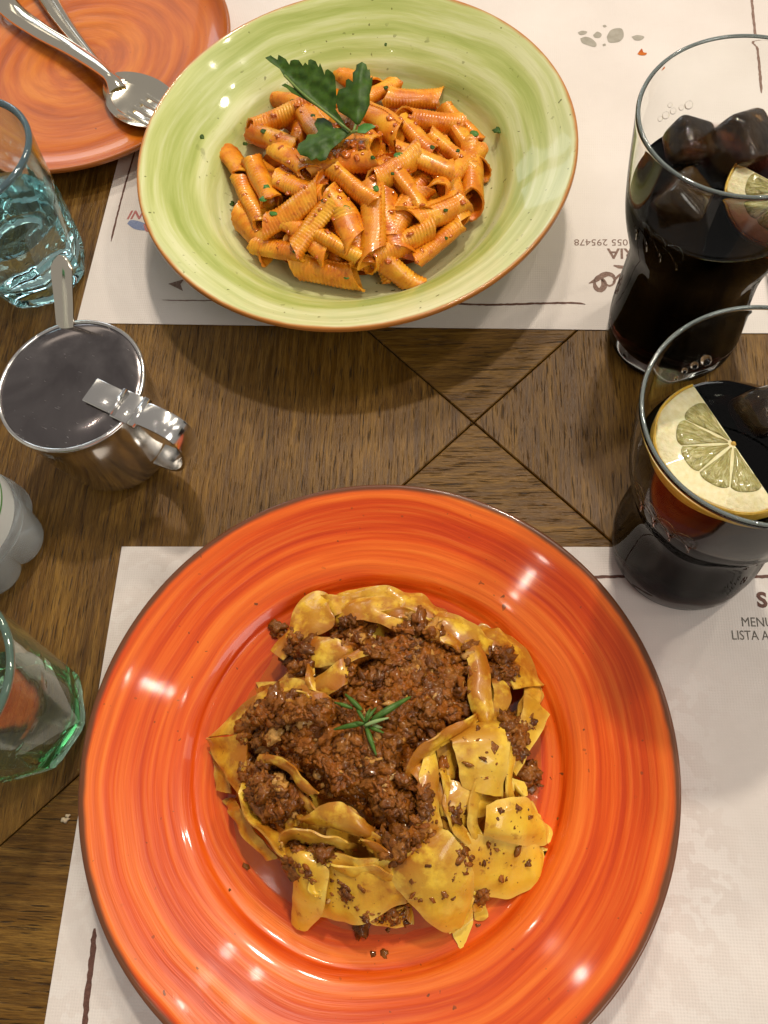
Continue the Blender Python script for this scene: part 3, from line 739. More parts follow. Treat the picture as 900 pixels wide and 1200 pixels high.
RB = [  # (camber mm, ripple mm, stations)
 # lower, hidden layer filling the heap
 (1, 1.5, [(300, 800, -14, 330, 860, -10), (400, 790, -8, 400, 850, -6), (500, 780, -8, 500, 840, -6), (590, 790, -14, 580, 850, -12)]),
 (1, 1.5, [(290, 900, -12, 300, 960, -12), (400, 880, -8, 400, 950, -8), (500, 880, -8, 500, 950, -8), (610, 880, -14, 600, 940, -12)]),
 (1, 1.5, [(330, 960, -12, 340, 1030, -10), (420, 950, -8, 420, 1030, -8), (500, 950, -8, 500, 1030, -8), (590, 950, -10, 585, 1020, -10)]),
 (1, 1.5, [(360, 740, -8, 420, 730, -8), (370, 850, -8, 440, 850, -8), (380, 960, -8, 440, 960, -8), (390, 1060, -8, 440, 1060, -8)]),
 (1, 1.5, [(480, 730, -8, 540, 740, -8), (490, 850, -8, 560, 850, -8), (480, 960, -8, 550, 960, -8), (470, 1050, -8, 530, 1060, -8)]),
 (1, 1.5, [(395, 715, -6, 400, 770, -6), (450, 710, -5, 455, 770, -5), (520, 720, -6, 510, 780, -6)]),
 # top left leaf, folded over
 (2, 1.2, [(318, 764, 1, 332, 774, 1), (338, 735, 3, 358, 752, 1), (353, 707, 5, 388, 735, 2), (371, 692, 8, 393, 722, 4), (386, 697, 9, 392, 712, 4)]),
 (1, 1.0, [(384, 697, 9, 393, 722, 5), (402, 698, 8, 400, 720, 5), (412, 700, 6, 408, 718, 4)]),
 # curls along the top
 (2, 1.5, [(407, 693, 6, 408, 707, 4), (428, 687, 9, 426, 704, 5), (455, 689, 9, 452, 703, 6), (478, 697, 6, 470, 712, 5)]),
 (2.5, 1.5, [(402, 712, 4, 402, 732, 3), (422, 700, 8, 426, 728, 4), (445, 698, 9, 446, 733, 4), (470, 705, 6, 466, 740, 3)]),
 (2.5, 1.5, [(455, 690, 4, 446, 725, 3), (485, 693, 6, 478, 730, 4), (510, 706, 4, 500, 738, 3)]),
 (2, 1.2, [(500, 712, 3, 492, 745, 3), (525, 717, 7, 520, 748, 4), (551, 727, 8, 546, 757, 4), (567, 745, 5, 563, 765, 3)]),
 (1, 1.0, [(505, 738, 6, 510, 752, 5), (525, 742, 6, 532, 760, 5), (540, 752, 5, 540, 770, 3)]),
 # small folds above the sauce, upper left
 (1.5, 1.0, [(373, 746, 9, 370, 782, 5), (388, 747, 10, 385, 780, 5), (405, 752, 8, 402, 775, 5)]),
 (1.5, 1.0, [(407, 767, 9, 412, 776, 7), (430, 757, 10, 432, 768, 8), (445, 760, 7, 443, 767, 6)]),
 (2, 1.0, [(360, 800, 3, 366, 822, 3), (378, 787, 8, 388, 812, 6), (400, 773, 9, 404, 803, 6)]),
 (1, .8, [(361, 778, 12, 366, 780, 6), (357, 795, 9, 368, 797, 5), (362, 808, 6, 374, 812, 4)]),
 (2, 1.4, [(320, 802, 3, 335, 850, 4), (350, 795, 6, 360, 845, 6), (385, 815, 7, 380, 850, 6)]),
 # left point: comes down from the top, folds, runs on below
 (1.5, .8, [(350, 782, 4, 355, 830, 4), (310, 808, 4, 318, 845, 4), (272, 838, 5, 295, 855, 5), (241, 864, 7, 284, 861, 6)]),
 (1.5, .8, [(240, 866, 7, 285, 860, 8), (246, 880, 4, 287, 884, 5), (258, 900, 4, 290, 908, 5), (284, 938, 4, 300, 935, 4)]),
 (.5, .6, [(253, 905, -1, 268, 905, -1), (254, 926, -2, 270, 930, -2)]),
 # wavy edge running down the left
 (.5, .6, [(283, 926, 12, 298, 922, 1), (284, 945, 12, 300, 945, 1), (295, 965, 13, 312, 960, 2), (312, 982, 13, 328, 976, 3), (326, 1002, 12, 340, 994, 4), (340, 1010, 9, 352, 1003, 4)]),
 (1, .8, [(271, 957, 4, 284, 950, 4), (280, 975, 4, 298, 972, 4), (298, 992, 3, 312, 990, 3), (310, 1010, 2, 326, 1005, 2)]),
 (1.5, .6, [(310, 905, 6, 290, 950, 3), (335, 920, 5, 312, 968, 3), (350, 940, 4, 335, 985, 3)]),
 # hanging pocket at lower left
 (2.5, .8, [(335, 1004, 9, 368, 1004, 9), (342, 1020, 8, 384, 1018, 9), (343, 1042, 6, 385, 1038, 7), (341, 1063, 3, 380, 1066, 4), (341, 1079, 1, 362, 1089, 1)]),
 (1, .6, [(362, 1030, 11, 371, 1030, 8), (361, 1042, 11, 372, 1043, 8), (368, 1050, 10, 378, 1047, 8), (378, 1044, 9, 381, 1036, 8)]),
 # hoop behind it
 (.3, .5, [(329, 994, 12, 334, 998, 2), (328, 984, 14, 338, 992, 3), (338, 974, 15, 346, 987, 4), (360, 975, 15, 363, 990, 5), (385, 982, 13, 384, 992, 5), (402, 986, 10, 402, 996, 4)]),
 # bright patch in the middle
 (2.5, .8, [(357, 957, 7, 352, 962, 6), (372, 946, 11, 366, 964, 7), (385, 941, 13, 392, 974, 8), (408, 947, 13, 420, 982, 8), (428, 962, 10, 432, 986, 6)]),
 # broad low ribbon
 (2, 1.4, [(382, 998, 6, 374, 1078, 3), (408, 1002, 7, 400, 1083, 4), (440, 1005, 7, 440, 1073, 5), (470, 1012, 6, 470, 1060, 5)]),
 (1, 1, [(432, 1062, -1, 428, 1076, -2), (448, 1066, -1, 444, 1085, -2), (462, 1062, -1, 464, 1084, -2)]),
 (1.5, 1, [(418, 955, 6, 436, 990, 5), (440, 975, 7, 440, 1010, 6), (462, 985, 6, 455, 1020, 6)]),
 # tongue of ribbon lifted out of the sauce
 (.8, .5, [(303, 884, 11, 302, 893, 9), (325, 886, 12, 322, 898, 9), (345, 898, 12, 338, 906, 9), (356, 914, 12, 346, 920, 9), (374, 929, 9, 360, 931, 8)]),
 (.8, .5, [(350, 926, 7, 346, 934, 4), (362, 938, 7, 354, 946, 4), (374, 950, 6, 364, 956, 4)]),
 # right-hand side
 (2, 1.0, [(566, 752, 2, 588, 740, 2), (579, 765, 4, 605, 747, 4), (590, 788, 4, 622, 772, 4), (600, 809, 3, 637, 803, 3)]),
 (1.5, 1.0, [(612, 812, 0, 634, 806, -1), (608, 825, 0, 640, 812, -2), (604, 840, -1, 634, 826, -2)]),
 (1.5, .8, [(616, 812, 3, 643, 838, 4), (611, 835, 3, 634, 858, 4), (602, 868, 2, 620, 882, 3), (594, 897, 1, 607, 909, 2)]),
 (2.5, .8, [(545, 760, 7, 566, 758, 7), (550, 785, 8, 573, 782, 9), (548, 810, 7, 576, 812, 9), (552, 830, 5, 579, 835, 8), (560, 846, 3, 577, 849, 6)]),
 (1, .8, [(577, 802, 3, 598, 798, 3), (578, 822, 4, 599, 818, 4), (574, 842, 3, 594, 838, 3)]),
 (1, .6, [(535, 797, 9, 541, 797, 8), (537, 808, 9, 543, 815, 8)]),
 # the draped fold
 (2.5, .6, [(528, 866, 10, 602, 849, 12), (531, 874, 12, 599, 860, 14), (536, 892, 10, 595, 888, 13), (538, 908, 8, 592, 910, 10), (541, 922, 6, 590, 934, 7)]),
 (1, .6, [(590, 872, 12, 602, 848, 12), (594, 895, 10, 603, 880, 8), (592, 930, 7, 600, 915, 5), (596, 943, 4, 604, 935, 3)]),
 # arched edge and the strip that runs down from it
 (.8, .5, [(474, 908, 9, 484, 914, 4), (482, 888, 12, 494, 896, 6), (496, 872, 14, 506, 884, 8), (518, 858, 14, 524, 872, 8), (535, 850, 13, 540, 862, 8), (550, 841, 11, 552, 850, 7)]),
 (1.5, .6, [(496, 888, 8, 510, 880, 6), (490, 908, 9, 513, 900, 6), (494, 930, 10, 514, 926, 6)]),
 (2, .8, [(480, 905, 7, 500, 898, 7), (492, 925, 8, 512, 922, 7), (490, 950, 9, 515, 950, 7), (478, 975, 9, 516, 978, 6), (462, 1002, 8, 500, 1004, 6)]),
 (1.5, .8, [(510, 862, 3, 534, 868, 3), (512, 885, 3, 536, 888, 3), (512, 910, 3, 534, 908, 3)]),
 (2, 1, [(512, 912, 4, 514, 950, 4), (530, 915, 6, 520, 970, 5), (556, 922, 6, 536, 978, 4)]),
 (1.5, 1, [(548, 925, 4, 540, 945, 3), (565, 932, 4, 555, 958, 3), (586, 930, 2, 575, 955, 2)]),
 # big tongue at the front
 (3.5, .8, [(450, 1034, 7, 520, 972, 12), (462, 1041, 9, 529, 978, 13), (480, 1058, 9, 545, 1000, 13), (500, 1078, 7, 557, 1028, 10), (518, 1090, 3, 556, 1052, 6), (530, 1089, 1, 548, 1073, 3)]),
 (1, .6, [(528, 1072, -1, 556, 1062, -1), (528, 1090, -1, 553, 1080, -1), (536, 1106, -1, 547, 1100, -1), (540, 1113, -1, 543, 1111, -1)]),
 (1, .8, [(552, 1045, 1, 568, 1040, 1), (554, 1060, 0, 570, 1058, 0)]),
 # extra strips woven through the front of the heap
 (.5, .8, [(516, 905, 7, 524, 902, 5), (520, 930, 8, 529, 926, 5), (523, 955, 8, 533, 950, 4), (532, 978, 7, 544, 970, 3), (552, 992, 5, 562, 982, 2)]),
 (.6, .8, [(560, 905, 9, 574, 912, 4), (552, 930, 8, 566, 938, 4), (548, 955, 7, 560, 965, 3), (552, 978, 5, 566, 985, 2)]),
 (.5, .8, [(430, 985, 10, 436, 996, 5), (452, 996, 11, 452, 1008, 6), (475, 1000, 11, 472, 1012, 6), (492, 992, 10, 492, 1004, 6)]),
 (.5, .8, [(392, 1010, 9, 400, 1024, 5), (416, 1018, 10, 418, 1032, 6), (440, 1016, 10, 440, 1030, 6), (458, 1026, 9, 456, 1038, 5)]),
 (.5, .7, [(452, 715, 9, 458, 724, 6), (476, 712, 10, 478, 724, 6), (498, 722, 9, 494, 734, 6)]),
 (.5, .7, [(300, 832, 8, 310, 842, 5), (318, 818, 10, 326, 830, 6), (340, 808, 10, 345, 820, 6), (360, 812, 9, 362, 822, 6)]),
 (.5, .7, [(586, 1000, 6, 592, 1014, 4), (604, 1004, 7, 606, 1018, 5), (624, 1000, 6, 624, 1014, 4)]),
 # right front
 (2, 1.2, [(532, 975, 4, 545, 1050, 2), (560, 978, 5, 572, 1052, 2), (595, 982, 5, 600, 1050, 3), (625, 988, 4, 622, 1040, 2), (633, 992, 2, 628, 1034, 1)]),
 (3, 1, [(570, 944, 8, 567, 980, 9), (585, 938, 11, 583, 984, 11), (605, 934, 11, 607, 990, 11), (622, 936, 7, 632, 992, 6), (628, 950, 4, 639, 989, 4)]),
 (1, .6, [(600, 912, 1, 612, 934, 1), (614, 916, 1, 618, 932, 1)]),
 (1, .8, [(505, 955, 8, 540, 1000, 3), (518, 975, 5, 548, 1010, 3)]),
]
HIDDEN = 6
ENDS = {(318, 764): 'e', (350, 782): 's', (240, 866): 'e', (253, 905): 's', (271, 957): 's', (335, 1004): 's', (362, 1030): 'n', (566, 752): 's', (616, 812): 'n', (545, 760): 's', (528, 866): 's', (590, 872): 'n',
        (528, 1072): 's', (570, 944): 'e', (600, 912): 's', (361, 778): 'n', (303, 884): 'n', (450, 1034): 's', (283, 926): 'b', (535, 797): 'n'}
RLAB = {(516, 905): 'thin pasta strip curving down between the draped fold and the tongue', (560, 905): 'thin pasta strip leaning against the torn square', (430, 985): 'thin pasta strip across the end of the mince', (392, 1010): 'thin pasta strip lying on the broad flat ribbon', (452, 715): 'thin pasta strip lying on the outermost curls', (300, 832): 'thin pasta strip crossing the ribbon with the sharp point', (586, 1000): 'thin pasta strip lying on the wide flat ribbon below the torn square', (318, 764): 'rounded yellow pasta leaf beside the loose lump of mince',
        (384, 697): 'narrow pasta fold joining the rounded leaf to the long curl',
        (407, 693): 'pasta curl nearest the plate rim, opposite the pointed tail',
        (402, 712): 'puckered pasta curl just inside the outermost curl',
        (455, 690): 'stained pasta curl at the top of the mince',
        (500, 712): 'pasta ribbon bending round the mince above the vertical fold',
        (505, 738): 'pale pasta scrap half under the mince near the vertical fold',
        (373, 746): 'small square pasta fold above the mince, next to the rounded leaf',
        (407, 767): 'thin bright pasta sliver lying on the mince',
        (360, 800): 'yellow pasta tab between the mince and the small upright tip',
        (361, 778): 'small pasta tip standing upright at the edge of the mince',
        (320, 802): 'sauce covered pasta ribbon under the mince near the upright tip',
        (350, 782): 'long pasta ribbon running out to the sharp left-hand point',
        (240, 866): 'pasta ribbon folded back under the sharp point of the heap',
        (253, 905): 'short pasta end peeping out below the sharp point',
        (283, 926): 'wavy pasta edge running down beside the small pile of mince',
        (271, 957): 'pasta strip lying on the plate outside the wavy edge',
        (310, 905): 'stained pasta strip under the small separate pile of mince',
        (335, 1004): 'pasta pocket hanging over the plate next to the oily patch',
        (362, 1030): 'tiny pasta curl inside the hanging pocket',
        (329, 994): 'thin hoop of pasta standing on edge above the hanging pocket',
        (357, 957): 'bright bulging pasta patch just below the mince',
        (382, 998): 'broad flat pasta ribbon between the hanging pocket and the big tongue',
        (432, 1062): 'pasta scrap under the broad flat ribbon with mince on it',
        (418, 955): 'stained pasta strip between the bright patch and the mince tail',
        (303, 884): 'twisted orange pasta tongue lifted out of the mince',
        (350, 926): 'short stained pasta strip below the twisted tongue',
        (566, 752): 'pasta flap with a corner over the plate, beside the outlying mince',
        (612, 812): 'dark pasta flap under the cornered flap',
        (616, 812): 'narrow pasta strip pointing at the plate rim past the outlying mince',
        (545, 760): 'vertical rolled pasta fold at the edge of the mince',
        (577, 802): 'short pasta strip between the vertical fold and the outlying mince',
        (535, 797): 'tiny bright pasta chip stuck in the mince',
        (528, 866): 'draped square pasta fold standing proud beside the mince',
        (590, 872): 'turned-down side edge of the draped square fold',
        (474, 908): 'pale arched pasta edge leading from the mince to the draped fold',
        (496, 888): 'thin pasta strip under the pale arched edge',
        (480, 905): 'pasta ribbon running from the arched edge down to the big tongue',
        (510, 862): 'shaded pasta strip in the hollow under the arched edge',
        (512, 912): 'stained pasta ribbon in the hollow below the draped fold',
        (548, 925): 'small pasta tab between the draped fold and the torn square',
        (450, 1034): 'largest pasta tongue, smooth and bright, folded over at the front',
        (528, 1072): 'narrow pointed pasta tail hanging below the largest tongue',
        (552, 1045): 'small pasta scrap wedged beside the largest tongue',
        (532, 975): 'wide flat pasta ribbon under the torn square',
        (570, 944): 'torn square of pasta lying on the wide flat ribbon',
        (600, 912): 'small pasta end under the outermost mince',
        (505, 955): 'pasta strip between the big tongue and the wide flat ribbon'}
for i, (cb_, rp_, st) in enumerate(RB):
    ribbon(tuck(st, ENDS.get(tuple(st[0][:2]), 'b' if i >= HIDDEN else 'n')), cb_*.0008, rp_*.0013, label=RLAB.get(tuple(st[0][:2]), 'wide pasta ribbon buried under the mince and the other ribbons'), seed=i+1)

# ------------------------------------------------------------------ ragu
bvh = BVHTree.FromPolygons([tuple(v) for v in TOPV], TOPF)
def dropz(p, d=FLOOR):
    h = bvh.ray_cast(Vector((p.x, p.y, .2)), Vector((0, 0, -1)))
    return h[0].z if h[0] is not None else d

def ico(sub):
    bm = bmesh.new(); bmesh.ops.create_icosphere(bm, subdivisions=sub, radius=1)
    V = np.array([v.co[:] for v in bm.verts]); F = np.array([[v.index for v in f.verts] for f in bm.faces]); bm.free()
    return V, F
def chunk_variants(n, sub, amp, seed):
    V, F = ico(sub); out = []
    for k in range(n):
        W = V.copy()
        for i, v in enumerate(V):
            p = Vector(v)*1.5+Vector((seed+k*7.3, k*3.1, 0))
            W[i] = v*(1+amp*noise.noise(p)+amp*.7*noise.noise(p*2.6)+amp*.35*noise.noise(p*5.5))
        out.append(W)
    return out, F
CHV, CHF = chunk_variants(16, 2, .75, 3)
CHV3, CHF3 = chunk_variants(12, 3, .70, 11)
VV, FF, TN, nv = [], [], [], 0
rnd = random.Random(21)
def put_chunk(p, s, big=False):
    global nv
    vs, fs = (CHV3, CHF3) if big else (CHV, CHF)
    TN.append(np.full(len(vs[0]), rnd.random())); W = rnd.choice(vs)*np.array([s*rnd.uniform(.7, 1.7), s*rnd.uniform(.6, 1.2), s*rnd.uniform(.5, .9)])
    Rm = np.array(Matrix.Rotation(rnd.uniform(0, 6.28), 3, 'Z') @ Matrix.Rotation(rnd.uniform(-.7, .7), 3, 'X'))
    VV.append(W @ Rm.T + np.array(p)); FF.append(fs+nv); nv += len(W)
# sauce body: lumpy sheet over each patch
for poly, hh, cnt in POLY:
    xs = [p[0] for p in poly]; ys = [p[1] for p in poly]; st = 1.25
    nx = int((max(xs)-min(xs)+20)/st)+1; ny = int((max(ys)-min(ys)+20)/st)+1
    idx = {}; V = []; F = []
    for a in range(nx):
        for b in range(ny):
            x = min(xs)-10+a*st; y = min(ys)-10+b*st
            e = edge_dist(x, y, poly); e = e if inpoly(x, y, poly) else -e
            e += 6*noise.noise(Vector((x*.07, y*.07, 3)))
            if e < -3: continue
            zb = heap(x, y)+.001
            k = min(1, max(0, (e+3)/(14+hh*700))); k = k*k*(3-2*k)
            p = PT(x, y, zb+hh*.5)
            z0 = max(dropz(p), heap(x, y)-.002)
            wq = Vector((p.x, p.y, 0))+.0012*noise.noise_vector(Vector((p.x*300, p.y*300, 2)))
            lum = .0036*noise.noise(Vector((p.x*110, p.y*110, 0))) + .0030*(.5-noise.voronoi(wq*135)[0][0]) + .0016*(.55-noise.voronoi(wq*230)[0][0]) + .0012*noise.noise(wq*380) + .0009*(.5-noise.voronoi(wq*560+Vector((3, 1, 0)))[0][0]) + .0007*noise.noise(wq*900)+.0004*noise.noise(wq*2000)
            z = z0 - .002*(1-k) + hh*.36*k + lum*(.25+.75*k)
            idx[(a, b)] = len(V); V.append((p.x, p.y, z))
    for (a, b), i in idx.items():
        q = [(a, b), (a, b+1), (a+1, b+1), (a+1, b)]
        if all(t in idx for t in q): F.append([idx[t] for t in q])
    bs = bvh
    if F and hh > .0022:
        V = np.array(V)
        # relax the height so that folds of pasta below do not tear the sauce
        nb = {}
        for f in F:
            for a_, b_ in zip(f, f[1:]+f[:1]): nb.setdefault(a_, set()).add(b_); nb.setdefault(b_, set()).add(a_)
        for it in range(2):
            Z = V[:, 2].copy()
            for i, s_ in nb.items(): Z[i] = max(V[i, 2], .7*V[i, 2]+.3*np.mean([V[j, 2] for j in s_]))
            V[:, 2] = Z
        tri = np.array([[f[0], f[1], f[2]] for f in F]+[[f[0], f[2], f[3]] for f in F])
        VV.append(V); FF.append(tri+nv); TN.append(np.full(len(V), .40)); nv += len(V)
        bs = BVHTree.FromPolygons([tuple(v) for v in V], [tuple(f) for f in F])
    placed = 0; tries = 0
    while placed < cnt and tries < cnt*20:
        tries += 1
        x = rnd.uniform(min(xs)-3, max(xs)+3); y = rnd.uniform(min(ys)-3, max(ys)+3)
        ins = inpoly(x, y, poly)
        if not ins: continue
        p = PT(x, y, heap(x, y)+hh*.5)
        h = bs.ray_cast(Vector((p.x, p.y, .2)), Vector((0, 0, -1)))[0]
        z = h.z if h is not None else max(dropz(p), FLOOR)
        e = edge_dist(x, y, poly)
        u = rnd.random(); s = (.0008+.0018*u*u) if u < .94 else rnd.uniform(.0025, .0037)
        if hh < .0022: s = min(s, .0030)*.55
        put_chunk((p.x, p.y, z-s*rnd.uniform(-.1, .45)), s, s > .0020); placed += 1
# loose crumbs of mince on the plate
for x, y, s in [(425, 1084, .0042), (326, 737, .0040), (657, 966, .0020), (642, 958, .0009), (418, 1120, .0008), (437, 1118, .0012), (450, 1117, .0016), (430, 1130, .0008),
                (270, 1044, .0015), (288, 1015, .0012), (263, 1030, .0007), (640, 995, .0010), (622, 925, .0016), (632, 920, .0010), (648, 940, .0007), (646, 912, .0008), (600, 745, .0008),
                (632, 750, .0014), (690, 905, .0005), (700, 830, .0005), (560, 1085, .0012), (462, 1083, .0020), (455, 1090, .0012), (478, 1078, .0016)]:
    p = PT(x, y, FLOOR+.0008); put_chunk((p.x, p.y, FLOOR-.0004+s*.5), s, s > .002)
V = np.concatenate(VV); F = np.concatenate(FF)
org = np.array([plate_c.x, plate_c.y, FLOOR])
ro = add('meat_sauce', (V-org).tolist(), F.tolist(), M['ragu'], None, tuple(org))
ta = ro.data.attributes.new('tone', 'FLOAT', 'POINT'); ta.data.foreach_set('value', np.concatenate(TN).astype(np.float32))
tag(ro, 'dark brown minced meat sauce heaped over the ribbon pasta', 'meat sauce', kind='stuff')
rbvh = BVHTree.FromPolygons([tuple(v) for v in V.tolist()], [tuple(f) for f in F.tolist()])

# thin oily film under the heap
def film(name, cx, cy, rx, ry, z, mat, label, seed, cat='sauce', amp=.12):
    V = [PT(cx, cy, z)]; n = 90; rings_ = 5
    for k in range(1, rings_+1):
        for i in range(n):
            t = 2*PI*i/n; r = (k/rings_)*(1+amp*noise.noise(Vector((math.cos(t)*1.6+seed, math.sin(t)*1.6, 0)))+amp*.4*noise.noise(Vector((math.cos(t)*6+seed, math.sin(t)*6, 0))))
            p = PT(cx+rx*r*math.cos(t), cy+ry*r*math.sin(t), z)
            if k == rings_: p.z -= .0006
            V.append(p)
    F = [(0, 1+(i+1) % n, 1+i) for i in range(n)]
    for k in range(rings_-1):
        for i in range(n): F.append((1+k*n+i, 1+k*n+(i+1) % n, 1+(k+1)*n+(i+1) % n, 1+(k+1)*n+i))
    me = raw(name, V, F, mat); bm = bmesh.new(); bm.from_mesh(me); bmesh.ops.recalc_face_normals(bm, faces=bm.faces)
    if bm.faces[0].normal.z < 0: bmesh.ops.reverse_faces(bm, faces=bm.faces[:])
    bm.to_mesh(me); bm.free()
    o = link(name, me); tag(o, label, cat, kind='stuff'); return o
film('sauce_film', 455, 905, 182, 195, FLOOR+.0007, M['oil'], 'thin oily orange sauce film around the ribbon pasta', 2.0)

# ------------------------------------------------------------------ rosemary sprig
def rz(px, py):
    p = PT(px, py, heap(px, py)+.010)
    h = rbvh.ray_cast(Vector((p.x, p.y, .2)), Vector((0, 0, -1)))[0]
    return h.z if h is not None else heap(px, py)+.008
zc = rz(429, 849)+.004
pc = PT(429, 849, zc)
sprig = empty('rosemary_sprig', pc); tag(sprig, 'small green rosemary sprig on top of the meat sauce', 'herb sprig')
NEED = [((424, 832), (404, 813), 5, 3.5, 'rosemary'), ((413, 830), (391, 823), 4, 2, 'rosemary'), ((428, 846), (416, 827), 6, 6, 'rosemary'), ((426, 848), (390.5, 855), 5, 2.5, 'rosemary'),
        ((427, 848), (410, 848), 6, 4, 'rosemary'), ((434, 845), (482, 816), 5, 4, 'rosemary'), ((427.5, 850), (456, 841), 7, 7, 'rosemary_pale'), ((428, 847), (441, 829), 6, 8, 'rosemary'),
        ((429, 845), (434, 830), 6, 8, 'rosemary'), ((432, 852), (450, 859), 5, 4, 'rosemary'), ((436, 851), (448, 853), 5, 6, 'rosemary_pale'), ((429, 851), (441, 885.5), 5, 2.5, 'rosemary')]
for (a, b, da, db, mt) in NEED:
    za = zc+(da-4)*.001; zb = max(rz(*b)+.0012, zc-.004)+db*.0003
    A = PT(*a, za); B = PT(*b, zb)
    mid = (A+B)/2+Vector((0, 0, .0012)); path = crom([A, mid, B], 8)
    L = (B-A).length; wmax = .00105 if L > .010 else .0008
    if b == (482, 816): wmax = .0014
    V, F = tube(path, lambda t: wmax*(.45+.55*math.sin(PI*min(1, t*1.1)**.8)) if t < .93 else wmax*.42*(1-t)/.07+.0001, 8)
    Vc = sum(V, Vector())/len(V)
    addw('needle', V, F, M[mt], sprig)
V, F = tube([pc+Vector((0, 0, .0015)), pc+Vector((0, 0, -.001)), pc+Vector((.0005, .0002, -.0035))], .0012, 8)
addw('stem', V, F, M['stem'], sprig)

# ================================================================== TUBE PASTA
BF = zp+.0100
def heap2(px, py):
    d = math.hypot((px-415)/168, (py-212)/132)
    return BF + .026*max(0, 1-d**2)**.7
def penne_mesh(seed, L=.050, R=.0064):
    r_ = random.Random(seed); L *= r_.uniform(.94, 1.06); R *= r_.uniform(.92, 1.08)
    flat = r_.uniform(.62, .95); bend = r_.uniform(-4.5, 4.5); slant = r_.uniform(.0095, .0135); wrap = r_.uniform(1.06, 1.16); lean = r_.choice((-1, 1))*r_.uniform(1.0, 2.4)
    nu, nvv = 84, 34
    def surf(u, v, inner):
        ang = v*2*PI*wrap
        off = .0008*(v*wrap-.5)                    # rolled sheet: the flap lies outside
        tq = 1-abs(((ang/(2*PI)) % 1)-.5)*2        # 0..1 across the piece
        z0 = -L/2 + slant*tq; z1 = L/2 - slant*(1-tq)
        z = z0+(z1-z0)*u
        endf = min(1, u*9, (1-u)*9)
        ridge = .00034*math.cos(2*PI*(z/.0021 + lean*ang/(2*PI)*1.0))
        dent = 1+.16*noise.noise(Vector((z*60+seed, math.cos(ang)*.8, math.sin(ang)*.8)))
        r = (R*dent+off) + (ridge if not inner else -.0011)
        flare = 1+.10*(1-endf)
        x = r*flare*math.cos(ang); y = r*flare*math.sin(ang)*flat
        x += bend*(z*z) ; y += bend*.3*z*z
        return (x, y, z)
    V, F = [], []
    for inner in (0, 1):
        for i in range(nu):
            for j in range(nvv): V.append(surf(i/(nu-1), j/(nvv-1), inner))
    o = nu*nvv
    for i in range(nu-1):
        for j in range(nvv-1):
            q = (i*nvv+j, i*nvv+j+1, (i+1)*nvv+j+1, (i+1)*nvv+j); F.append(q); F.append(tuple(k+o for k in q[::-1]))
    def sd(seq, rev):
        for a, b in zip(seq, seq[1:]):
            q = (a, b, b+o, a+o); F.append(q[::-1] if rev else q)
    sd([i*nvv for i in range(nu)], False); sd([i*nvv+nvv-1 for i in range(nu)], True)
    sd([j for j in range(nvv)], True); sd([(nu-1)*nvv+j for j in range(nvv)], False)
    return raw('tube_pasta', V, F, M['penne'], True, 50), L
PM = [penne_mesh(i) for i in range(10)]
def lx(X): return 250+X/2.571
def ly(Y): return 40+Y/2.571
PEN = [ # X1,Y1,dz1, X2,Y2,dz2 in crop px and mm over the heap
 (482, 425, 9, 478, 695, 9), (95, 335, 3, 205, 560, 5), (150, 595, 6, 345, 455, 9), (215, 690, 2, 455, 740, 2), (605, 690, 3, 760, 560, 3), (778, 350, 2, 782, 540, 3), (640, 505, 5, 795, 345, 3),
 (515, 195, 3, 700, 200, 2), (690, 225, 1, 790, 330, 1), (560, 250, 5, 665, 365, 7), (560, 350, 6, 700, 405, 8), (245, 400, 7, 505, 375, 9), (350, 470, 6, 440, 625, 7), (35, 345, 1, 110, 450, 0),
 (80, 440, 1, 165, 600, 2), (95, 285, 2, 255, 350, 5), (130, 285, 3, 260, 225, 2), (165, 190, 2, 290, 215, 2), (255, 200, 3, 340, 320, 5), (290, 590, 3, 425, 665, 5), (135, 640, 1, 310, 665, 2), (85, 550, 0, 160, 640, 0),
 (515, 500, 4, 560, 640, 3), (560, 430, 5, 640, 545, 4), (500, 440, 8, 585, 385, 7), (620, 560, 4, 725, 525, 3), (510, 665, 2, 610, 610, 2), (470, 640, 4, 580, 740, 1), (270, 615, 5, 345, 520, 6),
 (425, 205, 4, 530, 160, 2), (370, 120, 1, 490, 165, 2), (590, 255, 5, 700, 270, 3), (455, 230, 7, 560, 300, 8), (200, 350, 6, 310, 430, 7), (370, 420, 7, 470, 500, 6), (330, 300, 8, 460, 350, 10), (380, 260, 8, 480, 330, 9),
 (540, 590, 3, 600, 490, 4), (650, 300, 4, 770, 400, 2), (200, 440, 5, 310, 480, 6), (700, 420, 3, 740, 560, 2), (400, 560, 4, 450, 680, 3), (230, 560, 3, 330, 640, 2), (740, 300, 1, 800, 400, 1)]
RA = random.Random(5)
for k in range(44):     # pieces lying underneath
    t = RA.uniform(0, 6.28); r = math.sqrt(RA.random())*.80
    X = 420+330*r*math.cos(t); Y = 440+265*r*math.sin(t); a = RA.uniform(0, 6.28)
    PEN.append((X-55*math.cos(a), Y-45*math.sin(a), -6, X+55*math.cos(a), Y+45*math.sin(a), -6))
PENV, PENF = [], []
PENL = {0: 'tube of pasta lying lengthwise with its tip at the bowl floor, centre of the heap', 1: 'tube of pasta with three parsley flakes beside the left bowl wall', 2: 'broad ridged tube slanting across the flake-topped tube', 3: 'long ridged tube lying apart along the front edge of the heap', 4: 'ridged tube at the heap edge next to the pale bowl floor, open end out', 5: 'tube standing steeply at the right heap edge, open end down', 11: 'long tube lying just under the parsley sprig', 13: 'tube reaching furthest towards the fork and spoon', 17: 'tube beside the long parsley leaf tip', 30: 'tube behind the parsley sprig, far edge of the heap', 7: 'ridged tube along the far edge of the heap', 27: 'tube with a gaping cut end at the front of the heap', 35: 'sauce covered tube directly under the parsley stem'}
PLAB = 'ridged tube of pasta coated in orange tomato sauce in the green bowl'
